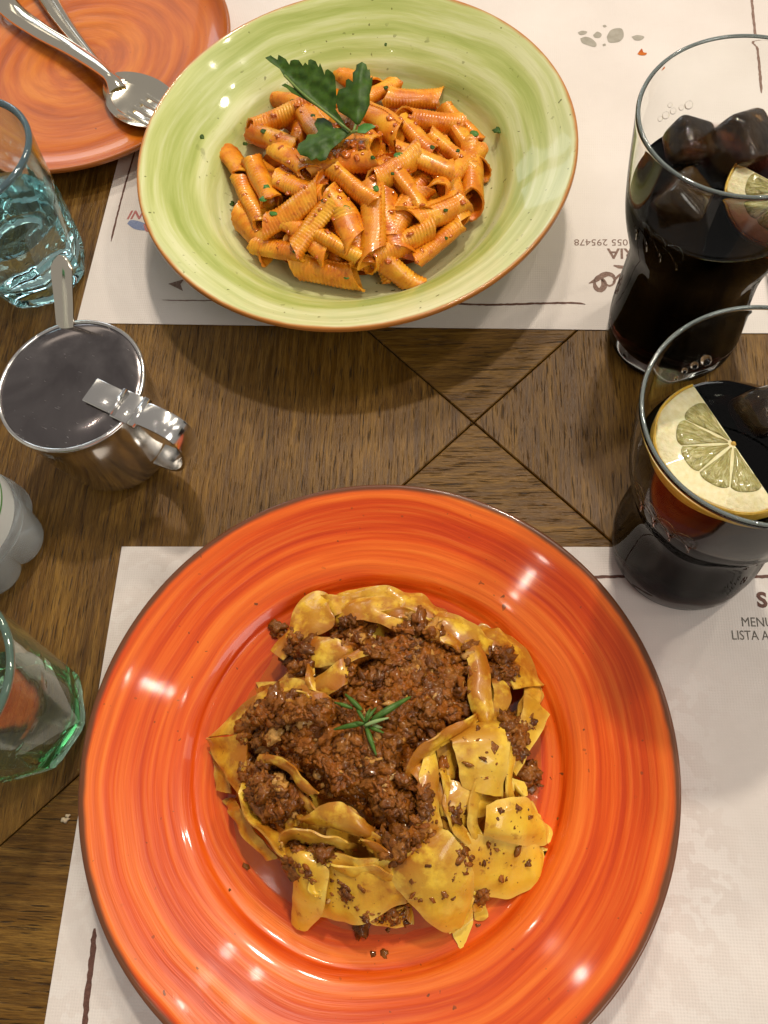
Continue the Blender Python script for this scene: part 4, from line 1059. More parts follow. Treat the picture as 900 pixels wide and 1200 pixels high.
for k, (x1, y1, d1, x2, y2, d2) in enumerate(PEN):
    a = (lx(x1), ly(y1)); b = (lx(x2), ly(y2))
    za = max(BF+.0075, heap2(*a)+d1*.001); zb = max(BF+.0075, heap2(*b)+d2*.001)
    A, B = PT(*a, za), PT(*b, zb)
    me, L = PM[k % len(PM)]
    o = link('tube_pasta', me)
    d = (B-A); ln = d.length; zax = d.normalized()
    xa = zax.orthogonal().normalized(); q = Matrix.Rotation(RA.uniform(0, 6.28), 3, zax); xa = q @ xa; ya = zax.cross(xa)
    s = max(.86, min(1.10, ln/L*1.08))
    wd = 1.0
    R3 = Matrix((xa*wd, ya*wd, zax*s)).transposed().to_4x4(); R3.translation = (A+B)/2
    o.matrix_basis = R3
    tag(o, PENL.get(k, PLAB if k < 44 else 'tube of pasta buried under the others in the green bowl'), 'pasta', 'tubes of pasta heaped in the green bowl')
    if k % 1 == 0:
        base = len(PENV); PENV.extend([R3 @ v.co for v in me.vertices]); PENF.extend([tuple(i+base for i in p.vertices) for p in me.polygons])
pbvh = BVHTree.FromPolygons([tuple(v) for v in PENV], PENF)
film('sauce_film', 415, 214, 140, 112, BF+.0012, M['sauce'], 'orange tomato sauce pooled under the tube pasta', 5.0, amp=.1)
LV, LF, ln_ = [], [], 0
rs = random.Random(44)
for k in range(150):
    if k < 70: px, py = 405+rs.gauss(0, 26), 165+rs.gauss(0, 22)
    else: px, py = 415+rs.uniform(-130, 130), 212+rs.uniform(-95, 100)
    z = None; zz = heap2(px, py)+.006
    for _ in range(3):
        p = PT(px, py, zz); h = pbvh.ray_cast(Vector((p.x, p.y, .2)), Vector((0, 0, -1)))[0]
        if h is None: break
        zz = h.z; z = h.z
    if z is None: continue
    s_ = rs.uniform(.0007, .0019) if k < 70 else rs.uniform(.0006, .0013)
    W = rs.choice(CHV)*np.array([s_*1.5, s_*1.2, s_*.55]); R_ = np.array(Matrix.Rotation(rs.uniform(0, 6.28), 3, 'Z'))
    LV.append(W @ R_.T+np.array([p.x, p.y, z])); LF.append(CHF+ln_); ln_ += len(W)
LV = np.concatenate(LV); LF = np.concatenate(LF); og = np.array([bowl_c.x, bowl_c.y, BF])
lo = add('tomato_bits', (LV-og).tolist(), LF.tolist(), M['sauce'], None, tuple(og)); tag(lo, 'small lumps of orange tomato sauce clinging to the tube pasta', 'sauce', kind='stuff')
def pz(px, py):
    z = heap2(px, py)+.008
    for _ in range(3):
        p = PT(px, py, z); h = pbvh.ray_cast(Vector((p.x, p.y, .2)), Vector((0, 0, -1)))[0]
        if h is None: return BF+.001
        z = h.z
    return z

def leafmesh(poly, zfun, th=.00035, step=5.0):
    """poly: photo pixels; zfun(px,py)->z"""
    xs = [p[0] for p in poly]; ys = [p[1] for p in poly]
    dens = []
    for (x1, y1), (x2, y2) in zip(poly, poly[1:]+poly[:1]):
        n = max(1, int(math.hypot(x2-x1, y2-y1)/step))
        for i in range(n): dens.append((x1+(x2-x1)*i/n, y1+(y2-y1)*i/n))
    pts = [Vector(p) for p in dens]; nb = len(pts)
    y = min(ys)
    while y < max(ys):
        x = min(xs)
        while x < max(xs):
            if inpoly(x, y, dens) and edge_dist(x, y, dens) > step*.5: pts.append(Vector((x, y)))
            x += step
        y += step
    edges = [(i, (i+1) % nb) for i in range(nb)]
    vo, eo, fo, *_ = delaunay_2d_cdt(pts, edges, [], 1, 1e-4)
    V = [PT(v.x, v.y, zfun(v.x, v.y)) for v in vo]; n = len(V)
    F = []
    for f in fo:
        a, b, c = [V[i] for i in f[:3]]
        F.append(tuple(f) if (b-a).cross(c-a).z > 0 else tuple(reversed(f)))
    from collections import Counter
    cnt = Counter()
    for f in F:
        for a, b in zip(f, f[1:]+f[:1]): cnt[(a, b)] += 1
    F2 = list(F)+[tuple(i+n for i in reversed(f)) for f in F]
    for (a, b) in cnt:
        if (b, a) not in cnt: F2.append((b, a, a+n, b+n))
    return V+[v-Vector((0, 0, th)) for v in V], F2

# ------------------------------------------------------------------ parsley sprig
def sx(p): return (300+p[0]/6.0, 55+p[1]/6.0)
L1 = [(65, 75), (105, 58), (112, 66), (150, 90), (158, 54), (210, 85), (235, 125), (243, 95), (270, 88), (300, 92), (330, 132), (345, 108), (365, 128), (368, 92), (385, 86), (420, 100), (440, 142), (450, 112), (470, 160), (482, 195), (488, 165), (505, 155), (540, 182), (555, 205), (560, 250), (566, 350), (560, 440), (600, 500), (650, 585), (600, 562), (530, 495), (440, 425), (330, 360), (250, 320), (215, 285), (180, 268), (205, 255), (270, 292), (240, 245), (200, 210), (165, 150), (100, 105)]
L2 = [(708, 548), (660, 500), (580, 450), (558, 370), (580, 300), (630, 285), (632, 235), (650, 222), (680, 245), (680, 180), (702, 160), (706, 125), (745, 104), (775, 122), (785, 160), (800, 158), (806, 220), (820, 205), (815, 270), (800, 330), (800, 400), (770, 470), (730, 540)]
L3 = [(660, 596), (600, 660), (525, 722), (490, 792), (450, 802), (425, 780), (390, 797), (362, 770), (310, 757), (288, 722), (300, 680), (350, 650), (362, 615), (420, 612), (437, 592), (410, 542), (430, 500), (480, 498), (530, 530), (545, 570), (600, 568), (645, 580)]
L4 = [(712, 602), (718, 562), (760, 535), (812, 540), (842, 560), (800, 582), (768, 606)]
ZB = BF+.046
def midline(a, b, za, zb, fold, wav, seed):
    wav *= .45
    ax, ay = sx(a); bx, by = sx(b); dx, dy = bx-ax, by-ay; LL = dx*dx+dy*dy
    def f(x, y):
        t = ((x-ax)*dx+(y-ay)*dy)/LL; d = abs((x-ax)*dy-(y-ay)*dx)/math.sqrt(LL)
        return za+(zb-za)*t + fold*d*.0004 + wav*.001*noise.noise(Vector((x*.09, y*.09, seed))) + .004*t*(1-t)
    return f
parsley = empty('parsley_sprig', PT(412, 153, ZB-.004)); tag(parsley, 'dark green parsley sprig standing on the tube pasta', 'herb sprig')
for nm, pl, zf, mt in (('leaf', L1, midline((655, 590), (90, 70), ZB-.002, ZB+.006, .55, 2.5, 1), 'parsley'),
                       ('leaf', L2, midline((705, 550), (745, 110), ZB-.002, ZB+.010, -.5, 2.5, 2), 'parsley'),
                       ('leaf', L3, midline((660, 590), (320, 720), ZB-.001, ZB-.001, -.35, 3.0, 3), 'parsley'),
                       ('leaf', L4, midline((715, 590), (840, 555), ZB-.002, ZB+.001, .3, 1, 4), 'parsley_light')):
    V, F = leafmesh([sx(p) for p in pl], zf, step=3.0)
    addw(nm, V, F, M[mt], parsley, sharp=60)
for path in ([(700, 548, -.002), (690, 580, -.002), (675, 600, -.003), (620, 640, -.006)], [(655, 590, -.002), (675, 600, -.003), (715, 590, -.002)],
             [(660, 592, .0004), (520, 480, .0024), (330, 330, .0058), (200, 200, .0072)]):
    V, F = tube(crom([PT(*sx((a, b)), ZB+c) for a, b, c in path], 8), .0007, 8)
    addw('stem', V, F, M['stem'], parsley)

# ------------------------------------------------------------------ chopped parsley
FL = [(440, 265, 0), (490, 465, 1), (160, 460, 1), (150, 497, 1), (180, 540, 1), (175, 495, 1), (400, 730, 1), (245, 655, 0), (560, 365, 1), (735, 350, 0), (850, 290, 0), (700, 530, 0), (695, 555, 0), (152, 292, 0), (95, 330, 0), (785, 298, 1),
      (55, 512, 0), (540, 420, 0), (570, 655, 0), (330, 500, 0), (520, 160, 0), (300, 245, 0), (700, 615, 0), (480, 372, 0), (640, 600, 0), (400, 525, 1), (660, 340, 0), (785, 672, 0), (690, 640, 0), (240, 200, 0)]
RF = random.Random(8)
for (X, Y, big) in FL:
    px, py = lx(X), ly(Y); z = pz(px, py)+.0006
    if z < BF+.002:     # on the bowl wall or floor
        p = PT(px, py, BF+.003); rr = math.hypot(p.x-bowl_c.x, p.y-bowl_c.y)
        z = zp+.0100+max(0, (rr-.066))*.75+.0006
    s = (5.6 if big else 3.5)*RF.uniform(.8, 1.2); n = 9; a0 = RF.uniform(0, 6)
    poly = [(px+s*(.6+.5*RF.random())*math.cos(a0+2*PI*i/n), py+s*(.4+.4*RF.random())*math.sin(a0+2*PI*i/n)) for i in range(n)]
    tx, ty = RF.uniform(-.0001, .0001), RF.uniform(-.0001, .0001)
    V, F = leafmesh(poly, lambda x, y: z+(x-px)*tx+(y-py)*ty+.0003*noise.noise(Vector((x*.4, y*.4, 0))), .0003, 3.0)
    o = addw('parsley_flake', V, F, M['parsley_light' if big else 'parsley'])
    tag(o, 'chopped green parsley flake scattered on the tube pasta bowl', 'herb flake', 'chopped parsley in the green bowl')
# flakes and smear on the bowl wall
for (x, y, s) in ((237, 160, 3.4), (584, 152, 4.2), (272, 238, 3.0), (452, 52, 2)):
    p = PT(x, y, zp+.022); rr = math.hypot(p.x-bowl_c.x, p.y-bowl_c.y)
    z = zp+np.interp(rr, [.06, .0745, .084, .0875, .107, .1178], [.0105, .0135, .0232, .0272, .0405, .0474])+.0012
    poly = [(x+s*math.cos(t)*(.5+.5*RF.random()), y+s*1.2*math.sin(t)*(.6+.4*RF.random())) for t in [i*.8 for i in range(8)]]
    V, F = leafmesh(poly, lambda a, b: z, .0003, 3.0)
    o = addw('parsley_flake', V, F, M['parsley']); tag(o, 'loose green parsley flake stuck to the wall of the green bowl', 'herb flake', 'loose parsley on the bowl wall')

# ================================================================== COLA GLASSES
def drink_mesh(name, ip, lvl, rl, mk, n, side_step):
    prof = [p for p in ip if p[1] < lvl-.0003]+[(rl, lvl)]; k = len(prof)-1
    prof += [(rl-.0006, lvl-.0005), (rl-.0016, lvl-.0009), (rl*.5, lvl-.0010), (0, lvl-.0010)]
    V, F = lathe(prof, n)
    me = raw(name, V, F, M[mk])
    bm = bmesh.new(); bm.from_mesh(me); bmesh.ops.recalc_face_normals(bm, faces=bm.faces); bm.to_mesh(me); bm.free()
    at = me.attributes.new('step', 'FLOAT', 'FACE')
    for p in me.polygons:
        p.use_smooth = True
        top = all(me.vertices[i].co.z >= lvl-.0011 for i in p.vertices) and p.normal.z > 0
        at.data[p.index].value = 1.34 if top else side_step
    me.set_sharp_from_angle(angle=math.radians(50))
    return me
def cola_glass(loc, rz_, label, lvl, sxy=1.0, sz=1.0):
    e = empty('cola_glass', loc, rz_); tag(e, label, 'glass', 'fluted cola glasses')
    H = .1435
    outer = smooth_prof([(.0285, .0004), (.0303, .0018), (.0316, .006), (.0322, .012), (.0322, .018), (.0317, .028), (.0309, .040), (.0302, .052), (.0301, .060), (.0309, .068), (.0328, .076), (.0351, .084), (.0370, .093), (.0383, .104), (.0393, .116), (.0402, .130), (.0409, H-.0030)], 5)+[(.0411, H-.0014), (.0409, H-.0006), (.0404, H-.0001), (.0401, H)]
    inner = [(.0401, H), (.0397, H-.0002), (.0394, H-.0007), (.0393, H-.0014)]+smooth_prof([(.0393, H-.0030), (.0386, .130), (.0377, .116), (.0367, .104), (.0353, .093), (.0333, .084), (.0310, .076), (.0293, .068), (.0286, .060), (.0287, .052), (.0294, .040), (.0301, .028), (.0303, .019), (.0288, .012), (.015, .0095), (0, .0095)], 5)
    outer = [(r*sxy, z*sz) for r, z in outer]; inner = [(r*sxy, z*sz) for r, z in inner]; H *= sz
    def fl(t, r, z):
        k = max(0, min(1, (z-.004)/.012))*max(0, min(1, (.082-z)/.016))
        return r*(1+.034*k*abs(math.cos(4*t))-.020*k)
    n = 120
    V1, F1 = lathe([(0, .0022), (.020, .0022), (.0245, .0006)]+outer, n, fl)
    inner_all = inner; rl = float(np.interp(lvl, [p[1] for p in inner[::-1]], [p[0] for p in inner[::-1]]))
    inner = [p for p in inner_all if p[1] > lvl+.0003]+[(rl, lvl)]
    V2, F2 = lathe(inner, n)
    off = len(V1); nO = n
    V = V1+V2; F = F1+[[i+off for i in f] for f in F2]
    b0 = len(V1)-n
    for i in range(n): F.append((b0+i, b0+(i+1) % n, off+(i+1) % n, off+i))
    me = raw('glass_wall', V, F, M['clear'])
    bm = bmesh.new(); bm.from_mesh(me); bmesh.ops.remove_doubles(bm, verts=bm.verts, dist=1e-6); bmesh.ops.recalc_face_normals(bm, faces=bm.faces); bm.to_mesh(me); bm.free(); me.shade_smooth()
    link('glass_wall', me, e)
    Vt, Ft = tube([(.0402*sxy*math.cos(t), .0402*sxy*math.sin(t), H-.0006) for t in np.linspace(0, 2*PI, 121)], .00066, 10, False); add('lip', Vt, Ft, M['lip_clear'], e)
    # raised script lettering round the shoulder, seen almost edge-on
    for c0 in (-2.75, -2.55, -2.35, -2.15):
        ps = []
        for i in range(40):
            t = i/39*2*PI; a = c0-rz_+.10*math.cos(t+.6)+.05*math.sin(2*t); zz = .1010*sz+.0058*math.sin(t)+.0015*math.sin(3*t+c0)
            ps.append((.0379*sxy)*Vector((math.cos(a), math.sin(a), 0))+Vector((0, 0, zz)))
        Vt, Ft = tube(ps, .00035, 6); add('raised_letter', Vt, Ft, M['clear'], e)
    # the drink: its side is the glass-liquid interface, its top meets the air
    d_me = drink_mesh('cola_drink', inner_all[::-1], lvl, rl, 'cola', n, 1.34/1.36)
    d = link('cola_drink', d_me, None, loc); d.rotation_euler = (0, 0, rz_)
    return e, d
gF = Vector((.0990, .1440, ZM)); gB = Vector((.1035, .2640, ZM))
_, dF = cola_glass(gF, .3, 'fluted clear cola glass with a lemon half-slice filling its mouth', .0895, 1.03, .92)
_, dB = cola_glass(gB, 1.0, 'fluted clear cola glass with large ice cubes, beside the green bowl', .1040)
tag(dF, 'dark cola under the lemon half-slice in the glass by the orange plate', 'drink', 'colas')
tag(dB, 'dark cola with floating ice cubes in the glass by the green bowl', 'drink', 'colas')

# ------------------------------------------------------------------ lemon half slices
def lemon(cen, u, nrm, R, label, th=.0055, segs=5):
    nrm = nrm.normalized(); u = (u-nrm*u.dot(nrm)).normalized(); v = nrm.cross(u)
    e = empty('lemon_slice', cen); tag(e, label, 'lemon slice', 'lemon half-slices in the colas')
    e.matrix_basis = Matrix.Translation(cen) @ Matrix((u, v, nrm)).transposed().to_4x4()
    def sector(r0, r1, a0, a1, z0, z1, n=40, bev=.0006, puff=0.0, name='', mat=None):
        # half ring solid between radii with softened top edges
        rows = []
        prof = [(r0, z0), (r1, z0), (r1, z1-bev), (r1-bev, z1), (r0+bev*(r0 > 0), z1), (r0, z1-bev)]
        V = []; F = []; k = len(prof)
        for i in range(n+1):
            a = a0+(a1-a0)*i/n; wob = 1+.015*noise.noise(Vector((a*2, R*300, 0)))
            for r, z in prof: V.append((r*wob*math.cos(a), r*wob*math.sin(a), z))
        for i in range(n):
            for j in range(k): F.append((i*k+j, i*k+(j+1) % k, (i+1)*k+(j+1) % k, (i+1)*k+j))
        F.append(tuple(range(k-1, -1, -1))); F.append(tuple(n*k+j for j in range(k)))
        return add(name, V, F, mat, e, sharp=45)
    sector(R*.965, R, 0, PI, 0, th, name='rind', mat=M['rind'])
    sector(.0003, R*.966, .002, PI-.002, .0002, th-.0003, name='pith', mat=M['pith'])
    for i in range(segs):
        a0 = PI*i/segs+.016; a1 = PI*(i+1)/segs-.016; am = (a0+a1)/2
        n = 16; ring = []
        r0, r1 = R*.07, R*.70*(1+.05*noise.noise(Vector((i*3.3, R*90, 0))))
        pts = []
        for t in np.linspace(0, 1, n): pts.append((r0+(r1*.93-r0)*t, a0+(am-a0)*.55*(1-t)**2))
        for t in np.linspace(0, 1, n)[1:-1]:
            b = t*2-1; pts.append((r1*(1-.07*abs(b)**4), a0+(a1-a0)*t))
        for t in np.linspace(1, 0, n): pts.append((r0+(r1*.93-r0)*t, a1-(a1-am)*.55*(1-t)**2))
        V = []; F = []; m = len(pts)
        cx = sum(r*math.cos(a) for r, a in pts)/m; cy = sum(r*math.sin(a) for r, a in pts)/m
        lv = [(1.0, th-.0012), (1.0, th-.0001), (.95, th+.0003), (.6, th+.0005), (.25, th+.0005)]
        for s, z in lv:
            for r, a in pts:
                x, y = r*math.cos(a), r*math.sin(a); X, Y = cx+(x-cx)*s, cy+(y-cy)*s
                V.append((X, Y, z+.0004*noise.noise(Vector((X*500, Y*500, i)))*(z > th)))
        V.append((cx, cy, th+.0005))
        for k in range(len(lv)-1):
            for j in range(m): F.append((k*m+j, k*m+(j+1) % m, (k+1)*m+(j+1) % m, (k+1)*m+j))
        for j in range(m): F.append(((len(lv)-1)*m+j, (len(lv)-1)*m+(j+1) % m, len(V)-1))
        add('segment', V, F, M['pulp'], e)
    V, F = lathe([(0, th+.0006), (.0007, th+.0003), (.0011, th-.0005)], 12); add('core', V, F, M['seedtip'], e)
    return e
zl = ZM+.0875
cF = PT(857, 523, zl+.004); uF = PT(900, 583, zl+.004)-PT(813, 447, zl+.004)
# the half lies to the lower left of the cut: counter-clockwise from u must sweep that way
uF = -uF
lemon(Vector((cF.x, cF.y, zl)), uF, Vector((.10, .10, 1)), .0300, 'pale lemon half-slice floating flat in the cola near the orange plate')
cB = PT(925, 232, ZM+.1005); lemon(cB, -(PT(870, 205, ZM+.1)-PT(985, 262, ZM+.1))*-1, Vector((-.15, -.30, 1)), .0260, 'pale lemon half-slice half sunk among the ice cubes')

# ------------------------------------------------------------------ ice
def ice(cen, size, rot, label, grp):
    V, F = rbox(size, size*.9, size*.85, size*.20, 4)
    V = [v*(1+.05*noise.noise(v*90+Vector(cen)*50)) for v in V]
    o = add('ice_cube', V, F, M['ice'], None, cen); o.rotation_euler = rot
    tag(o, label, 'ice cube', grp)
G1 = 'ice cubes in the cola by the green bowl'
p = PT(868, 168, ZM+.106); ice(p, .024, (.5, .35, .7), 'large clear ice cube rising out of the cola beside the lemon', G1)
p = PT(808, 168, ZM+.103); ice(p, .019, (.2, .5, .2), 'small clear ice cube against the wall of the cola glass, under the rim', G1)
p = PT(800, 235, ZM+.1000); ice(p, .021, (.6, .2, 1.1), 'clear ice cube sunk in the cola, nearest the front wall of its glass', G1)
p = PT(893, 483, ZM+.0860); ice(p, .020, (.3, .4, .5), 'clear ice cube sunk in the cola next to the lemon half-slice cut edge', 'ice cubes in the cola by the orange plate')
# froth bubbles clinging to the glass
def bubbles(spots, label, grp):
    for (x, y, z, s) in spots:
        V, F = ico(2); c = PT(x, y, z)
        o = add('bubble', (V*s*.55).tolist(), F.tolist(), M['bead'], None, c); tag(o, label, 'bubble', grp)
bubbles([(771, 138, ZM+.1045, .0022), (778, 134, ZM+.1048, .0030), (787, 129, ZM+.1048, .0026), (797, 125, ZM+.1048, .0022), (806, 122, ZM+.1048, .0034), (783, 122, ZM+.108, .0020)], 'small clear bubble on the wall of the cola glass by the green bowl', 'bubbles in the cola by the green bowl')
bubbles([(800, 432, ZM+.0905, .0024), (812, 426, ZM+.0908, .0030), (826, 420, ZM+.0908, .0042), (790, 441, ZM+.0902, .0018)], 'clear bubble at the cola edge above the lemon half-slice', 'bubbles in the cola by the orange plate')

# ================================================================== WATER TUMBLERS
def tumbler(loc, rz_, mat, label, wlabel, lvl, H=.0905):
    e = empty('water_tumbler', loc, rz_); tag(e, label, 'glass', 'faceted water tumblers')
    NS = 8; RP = .0272
    def rc(z): return np.interp(z, [0, .004, .02, .045, .07, H], [.0278, .0302, .0318, .0338, .0360, .0383])
    def fo(t, r, z):
        a = (t+PI/NS) % (2*PI/NS) - PI/NS
        pr = (RP+.13*z*.9)/math.cos(a)
        if z > H*.62: return r
        return min(r, pr) if z > .0008 else min(r, pr)
    zs = [0.0003, .0012, .003, .006]+list(np.linspace(.009, H-.003, 34))+[H-.0018]
    n = 144
    rH = float(rc(H))
    V1, F1 = lathe([(0, .003), (.018, .003), (.0235, .0008)]+[(float(rc(z)) - (.0010 if z < .001 else 0), float(z)) for z in zs]+[(rH-.0002, H-.0007), (rH-.0008, H-.0001), (rH-.0013, H)], n, fo)
    def ri(z): return float(rc(z))-.0030 if z > .02 else float(rc(.02))-.0030-(.02-z)*.25
    zi = list(np.linspace(H-.0018, .018, 26))
    inner = [(rH-.0013, H), (rH-.0019, H-.0001), (rH-.0025, H-.0007)]+[(ri(z), float(z)) for z in zi]+[(.0255, .0150), (.022, .0128), (.014, .0118), (0, .0115)]
    rl = float(np.interp(lvl, [p[1] for p in inner[::-1]], [p[0] for p in inner[::-1]])) if lvl else 0
    V2, F2 = lathe([p for p in inner if p[1] > lvl+.0003]+([(rl, lvl)] if lvl else []), n)
    off = len(V1); V = V1+V2; F = F1+[[i+off for i in f] for f in F2]; b0 = len(V1)-n
    for i in range(n): F.append((b0+i, b0+(i+1) % n, off+(i+1) % n, off+i))
    me = raw('glass_wall', V, F, mat); bm = bmesh.new(); bm.from_mesh(me); bmesh.ops.remove_doubles(bm, verts=bm.verts, dist=1e-6); bmesh.ops.recalc_face_normals(bm, faces=bm.faces); bm.to_mesh(me); bm.free()
    me.shade_smooth(); me.set_sharp_from_angle(angle=math.radians(18))
    link('glass_wall', me, e)
    Vt, Ft = tube([((rH-.0014)*math.cos(t), (rH-.0014)*math.sin(t), H-.0010) for t in np.linspace(0, 2*PI, 121)], .0017, 10, False); add('lip', Vt, Ft, M['lip_aqua' if lvl else 'lip_mint'], e)
    if not lvl: return
    me = drink_mesh('drinking_water', inner[::-1], lvl, rl, 'water', n, 1.33/1.5)
    d = link('drinking_water', me, None, loc); d.rotation_euler = (0, 0, rz_); tag(d, wlabel, 'water')
tumbler(Vector((-.2543, .3184, 0.0)), .18, M['aqua'], 'aqua tinted faceted glass tumbler beside the amber side plate', 'clear water in the aqua tinted tumbler', .046)
tumbler(Vector((-.2078, .0576, 0.0)), .30, M['mint'], 'empty pale green faceted glass tumbler beside the large orange plate', '', 0)

# ================================================================== STEEL POT
pot_c = Vector((-.1848, .2006, 0))
hd = PT(215, 510, .062)-pot_c; hrz = math.atan2(hd.y, hd.x)
pot = empty('steel_cheese_pot', pot_c, hrz); tag(pot, 'round stainless steel lidded pot with hinged strap handle', 'lidded pot')
HP = .0620
prof = smooth_prof([(0, .0015), (.020, .0015), (.0255, .0004), (.0268, .0012), (.0288, .0060), (.0306, .016), (.0322, .030), (.0333, .046), (.0338, .056), (.0346, HP-.0008), (.0349, HP)], 5)
inn = [(.0341, HP), (.0328, .054), (.0312, .030), (.0280, .006), (0, .005)]
V, F = lathe(prof+inn, 120); add('pot_body', V, F, M['steel'], pot)
lidp = smooth_prof([(0, HP+.0038), (.012, HP+.0037), (.024, HP+.0032), (.0310, HP+.0022), (.0335, HP+.0016)], 5)
V, F = lathe(lidp+[(.0335, HP+.0008), (0, HP+.0009)], 120); lid = add('lid', V, F, M['lid'], pot)
V, F = tube([(.0344*math.cos(t), .0344*math.sin(t), HP+.0014) for t in np.linspace(0, 2*PI, 97)], .0010, 8, False); add('lid_rim', V, F, M['steel'], lid)
# hinge leaf riding on the lid, knuckle, strap handle curling down to the body
def boxat(lx_, ly_, lz_, c, bev=.0006, ry=0.0):
    V, F = rbox(lx_, ly_, lz_, bev, 2); R = Matrix.Rotation(ry, 3, 'Y'); return [R @ v+Vector(c) for v in V], F
V, F = boxat(.0190, .0128, .0012, (.0225, 0, HP+.0050), .0005, .08); add('hinge_leaf', V, F, M['steel'], pot)
V, F = boxat(.0120, .0150, .0014, (.0345, 0, HP+.0043), .0006, .06); add('hinge_plate', V, F, M['steel'], pot)
V, F = tube([(.0290, -.0068, HP+.0060), (.0290, .0068, HP+.0060)], .0012, 10); add('thumb_ridge', V, F, M['steel'], pot)
V, F = tube([(.0400, -.0074, HP+.0038), (.0400, .0074, HP+.0038)], .0022, 14); add('hinge_knuckle', V, F, M['steel'], pot)
hp = crom([Vector((.0395, 0, HP+.0036)), Vector((.0460, 0, HP+.0046)), Vector((.0540, 0, HP+.0042)), Vector((.0600, 0, HP+.0004)), Vector((.0618, 0, HP-.008)), Vector((.0590, 0, HP-.020)), Vector((.0520, 0, HP-.034)), Vector((.0430, 0, HP-.043)), Vector((.0310, 0, HP-.046))], 8)
rows = []
for i, p in enumerate(hp):
    t = (hp[min(i+1, len(hp)-1)]-hp[max(i-1, 0)]).normalized(); nn = Vector((t.z, 0, -t.x))*-1
    wd = .0058; th_ = .0007
    rows.append([p+Vector((0, a*wd, 0))+nn*b for a, b in ((-1, -th_), (-1, th_), (-.86, th_*1.5), (.86, th_*1.5), (1, th_), (1, -th_))])
V, F = loft(rows); add('strap_handle', V, F, M['steel'], pot, sharp=50)
def cutlery_loft(path, width, thick, dish=None, n=12):
    """flat bar through world points; width(t), dish(t)=sag of the middle"""
    rows = []; N = len(path)
    for i, p in enumerate(path):
        t = (path[min(i+1, N-1)]-path[max(i-1, 0)]).normalized(); s = Vector((-t.y, t.x, 0)).normalized(); u = t.cross(s)
        if u.z < 0: u = -u
        k = i/(N-1); w_ = width(k); d = dish(k) if dish else 0; th_ = thick(k) if callable(thick) else thick
        top = [p+s*(w_*x)-u*(d*(1-x*x))+u*(th_*.5*(1-.5*x*x)) for x in np.linspace(-1, 1, n)]
        bot = [p+s*(w_*x)-u*(d*(1-x*x))-u*(th_*.5*(1-.5*x*x)) for x in np.linspace(1, -1, n)]
        rows.append(top+bot)
    return loft(rows)
# spoon standing in the pot: only its handle shows above the rim
zs0 = HP
sp_t = PT(72, 299, .088); sp_b = PT(76, 376, .0655)
spn = empty('pot_spoon', sp_b); tag(spn, 'steel spoon handle sticking out from under the pot lid', 'spoon')
path = crom([sp_t, sp_t.lerp(sp_b, .35)+Vector((0, 0, .0008)), sp_t.lerp(sp_b, .7), sp_b, sp_b+(sp_b-sp_t)*.25], 7)
V, F = cutlery_loft(path, lambda k: .0058*(min(1, (k*7+.10))**.5)*(1-.25*k), .0014, lambda k: -.0011*(1-.4*k)); addw('handle', V, F, M['cutlery'], spn, sharp=60)
V, F = cutlery_loft(crom([sp_t.lerp(sp_b, .06)+Vector((0, 0, .0010)), sp_t.lerp(sp_b, .5)+Vector((0, 0, .0014)), sp_t.lerp(sp_b, .97)+Vector((0, 0, .0008))], 8), lambda k: .0026*(min(1, k*5+.3))*(1-.2*k), .0006, lambda k: .0010); addw('handle_flute', V, F, M['cutlery'], spn, sharp=60)
# ================================================================== FORK AND SPOON ON THE SIDE PLATE
zf = zp+.0075
def edgez(p):      # rests across the plate, over its raised rim
    r = math.hypot(p.x-side_c.x, p.y-side_c.y); return zp+float(np.interp(r, [0, .078, .09, .0975, .1015, .16], [.0075, .0085, .0112, .0150, .0186, .024]))
def over(px, py, dz):
    p = PT(px, py, zf+.004); return PT(px, py, edgez(p)+dz)
spoon = empty('table_spoon', over(160, 120, .001)); tag(spoon, 'steel table spoon lying under the fork on the amber side plate', 'spoon')
hpts = [over(18, -62, .004), over(45, -20, .004), over(72, 22, .0045), over(103, 62, .0055), over(128, 88, .006), over(140, 98, .0050)]
V, F = cutlery_loft(crom(hpts, 8), lambda k: .0085*(1-.70*min(1, k*1.35)**.8) + .0004 if k < .8 else .0030+(k-.8)*.006, .0018, lambda k: -.0026*(1-.5*k)); addw('handle', V, F, M['cutlery'], spoon, sharp=60)
b0 = over(130, 90, .0040); b1 = over(202, 143, .0050)
bp = [b0.lerp(b1, t)+Vector((0, 0, -.0022*math.sin(PI*t))) for t in np.linspace(0, 1, 22)]
V, F = cutlery_loft(bp, lambda k: .0200*math.sqrt(max(.004, math.sin(PI*min(1, .03+k*.955))))**1.15*(1-.10*k), .0010, lambda k: .0055*math.sin(PI*k)**.8+.0001, n=18); addw('bowl', V, F, M['cutlery'], spoon, sharp=60)
fork = empty('table_fork', over(150, 110, .008)); tag(fork, 'steel table fork lying on top of the spoon, amber side plate', 'fork')
hf = [over(-20, -40, .006), over(8, 6, .006), over(42, 33, .0065), over(80, 55, .0080), over(112, 76, .0125), over(130, 92, .0145), over(138, 106, .0128)]
V, F = cutlery_loft(crom(hf, 8), lambda k: .0088*(1-.62*min(1, k*1.25)**.9) if k < .8 else .0034+(k-.8)*.012, .0020, lambda k: -.0028*(1-.5*k)); addw('handle', V, F, M['cutlery'], fork, sharp=60)
f0 = over(136, 103, .0130); f1 = over(164, 123, .0092); ax = (f1-f0)
V, F = cutlery_loft(crom([f0, f0.lerp(f1, .4)+Vector((0, 0, -.0012)), f1], 7), lambda k: .0056+.0052*min(1, k*1.6)**.7, .0016, lambda k: .0012*k); addw('head', V, F, M['cutlery'], fork, sharp=60)
sd = Vector((-ax.y, ax.x, 0)).normalized()
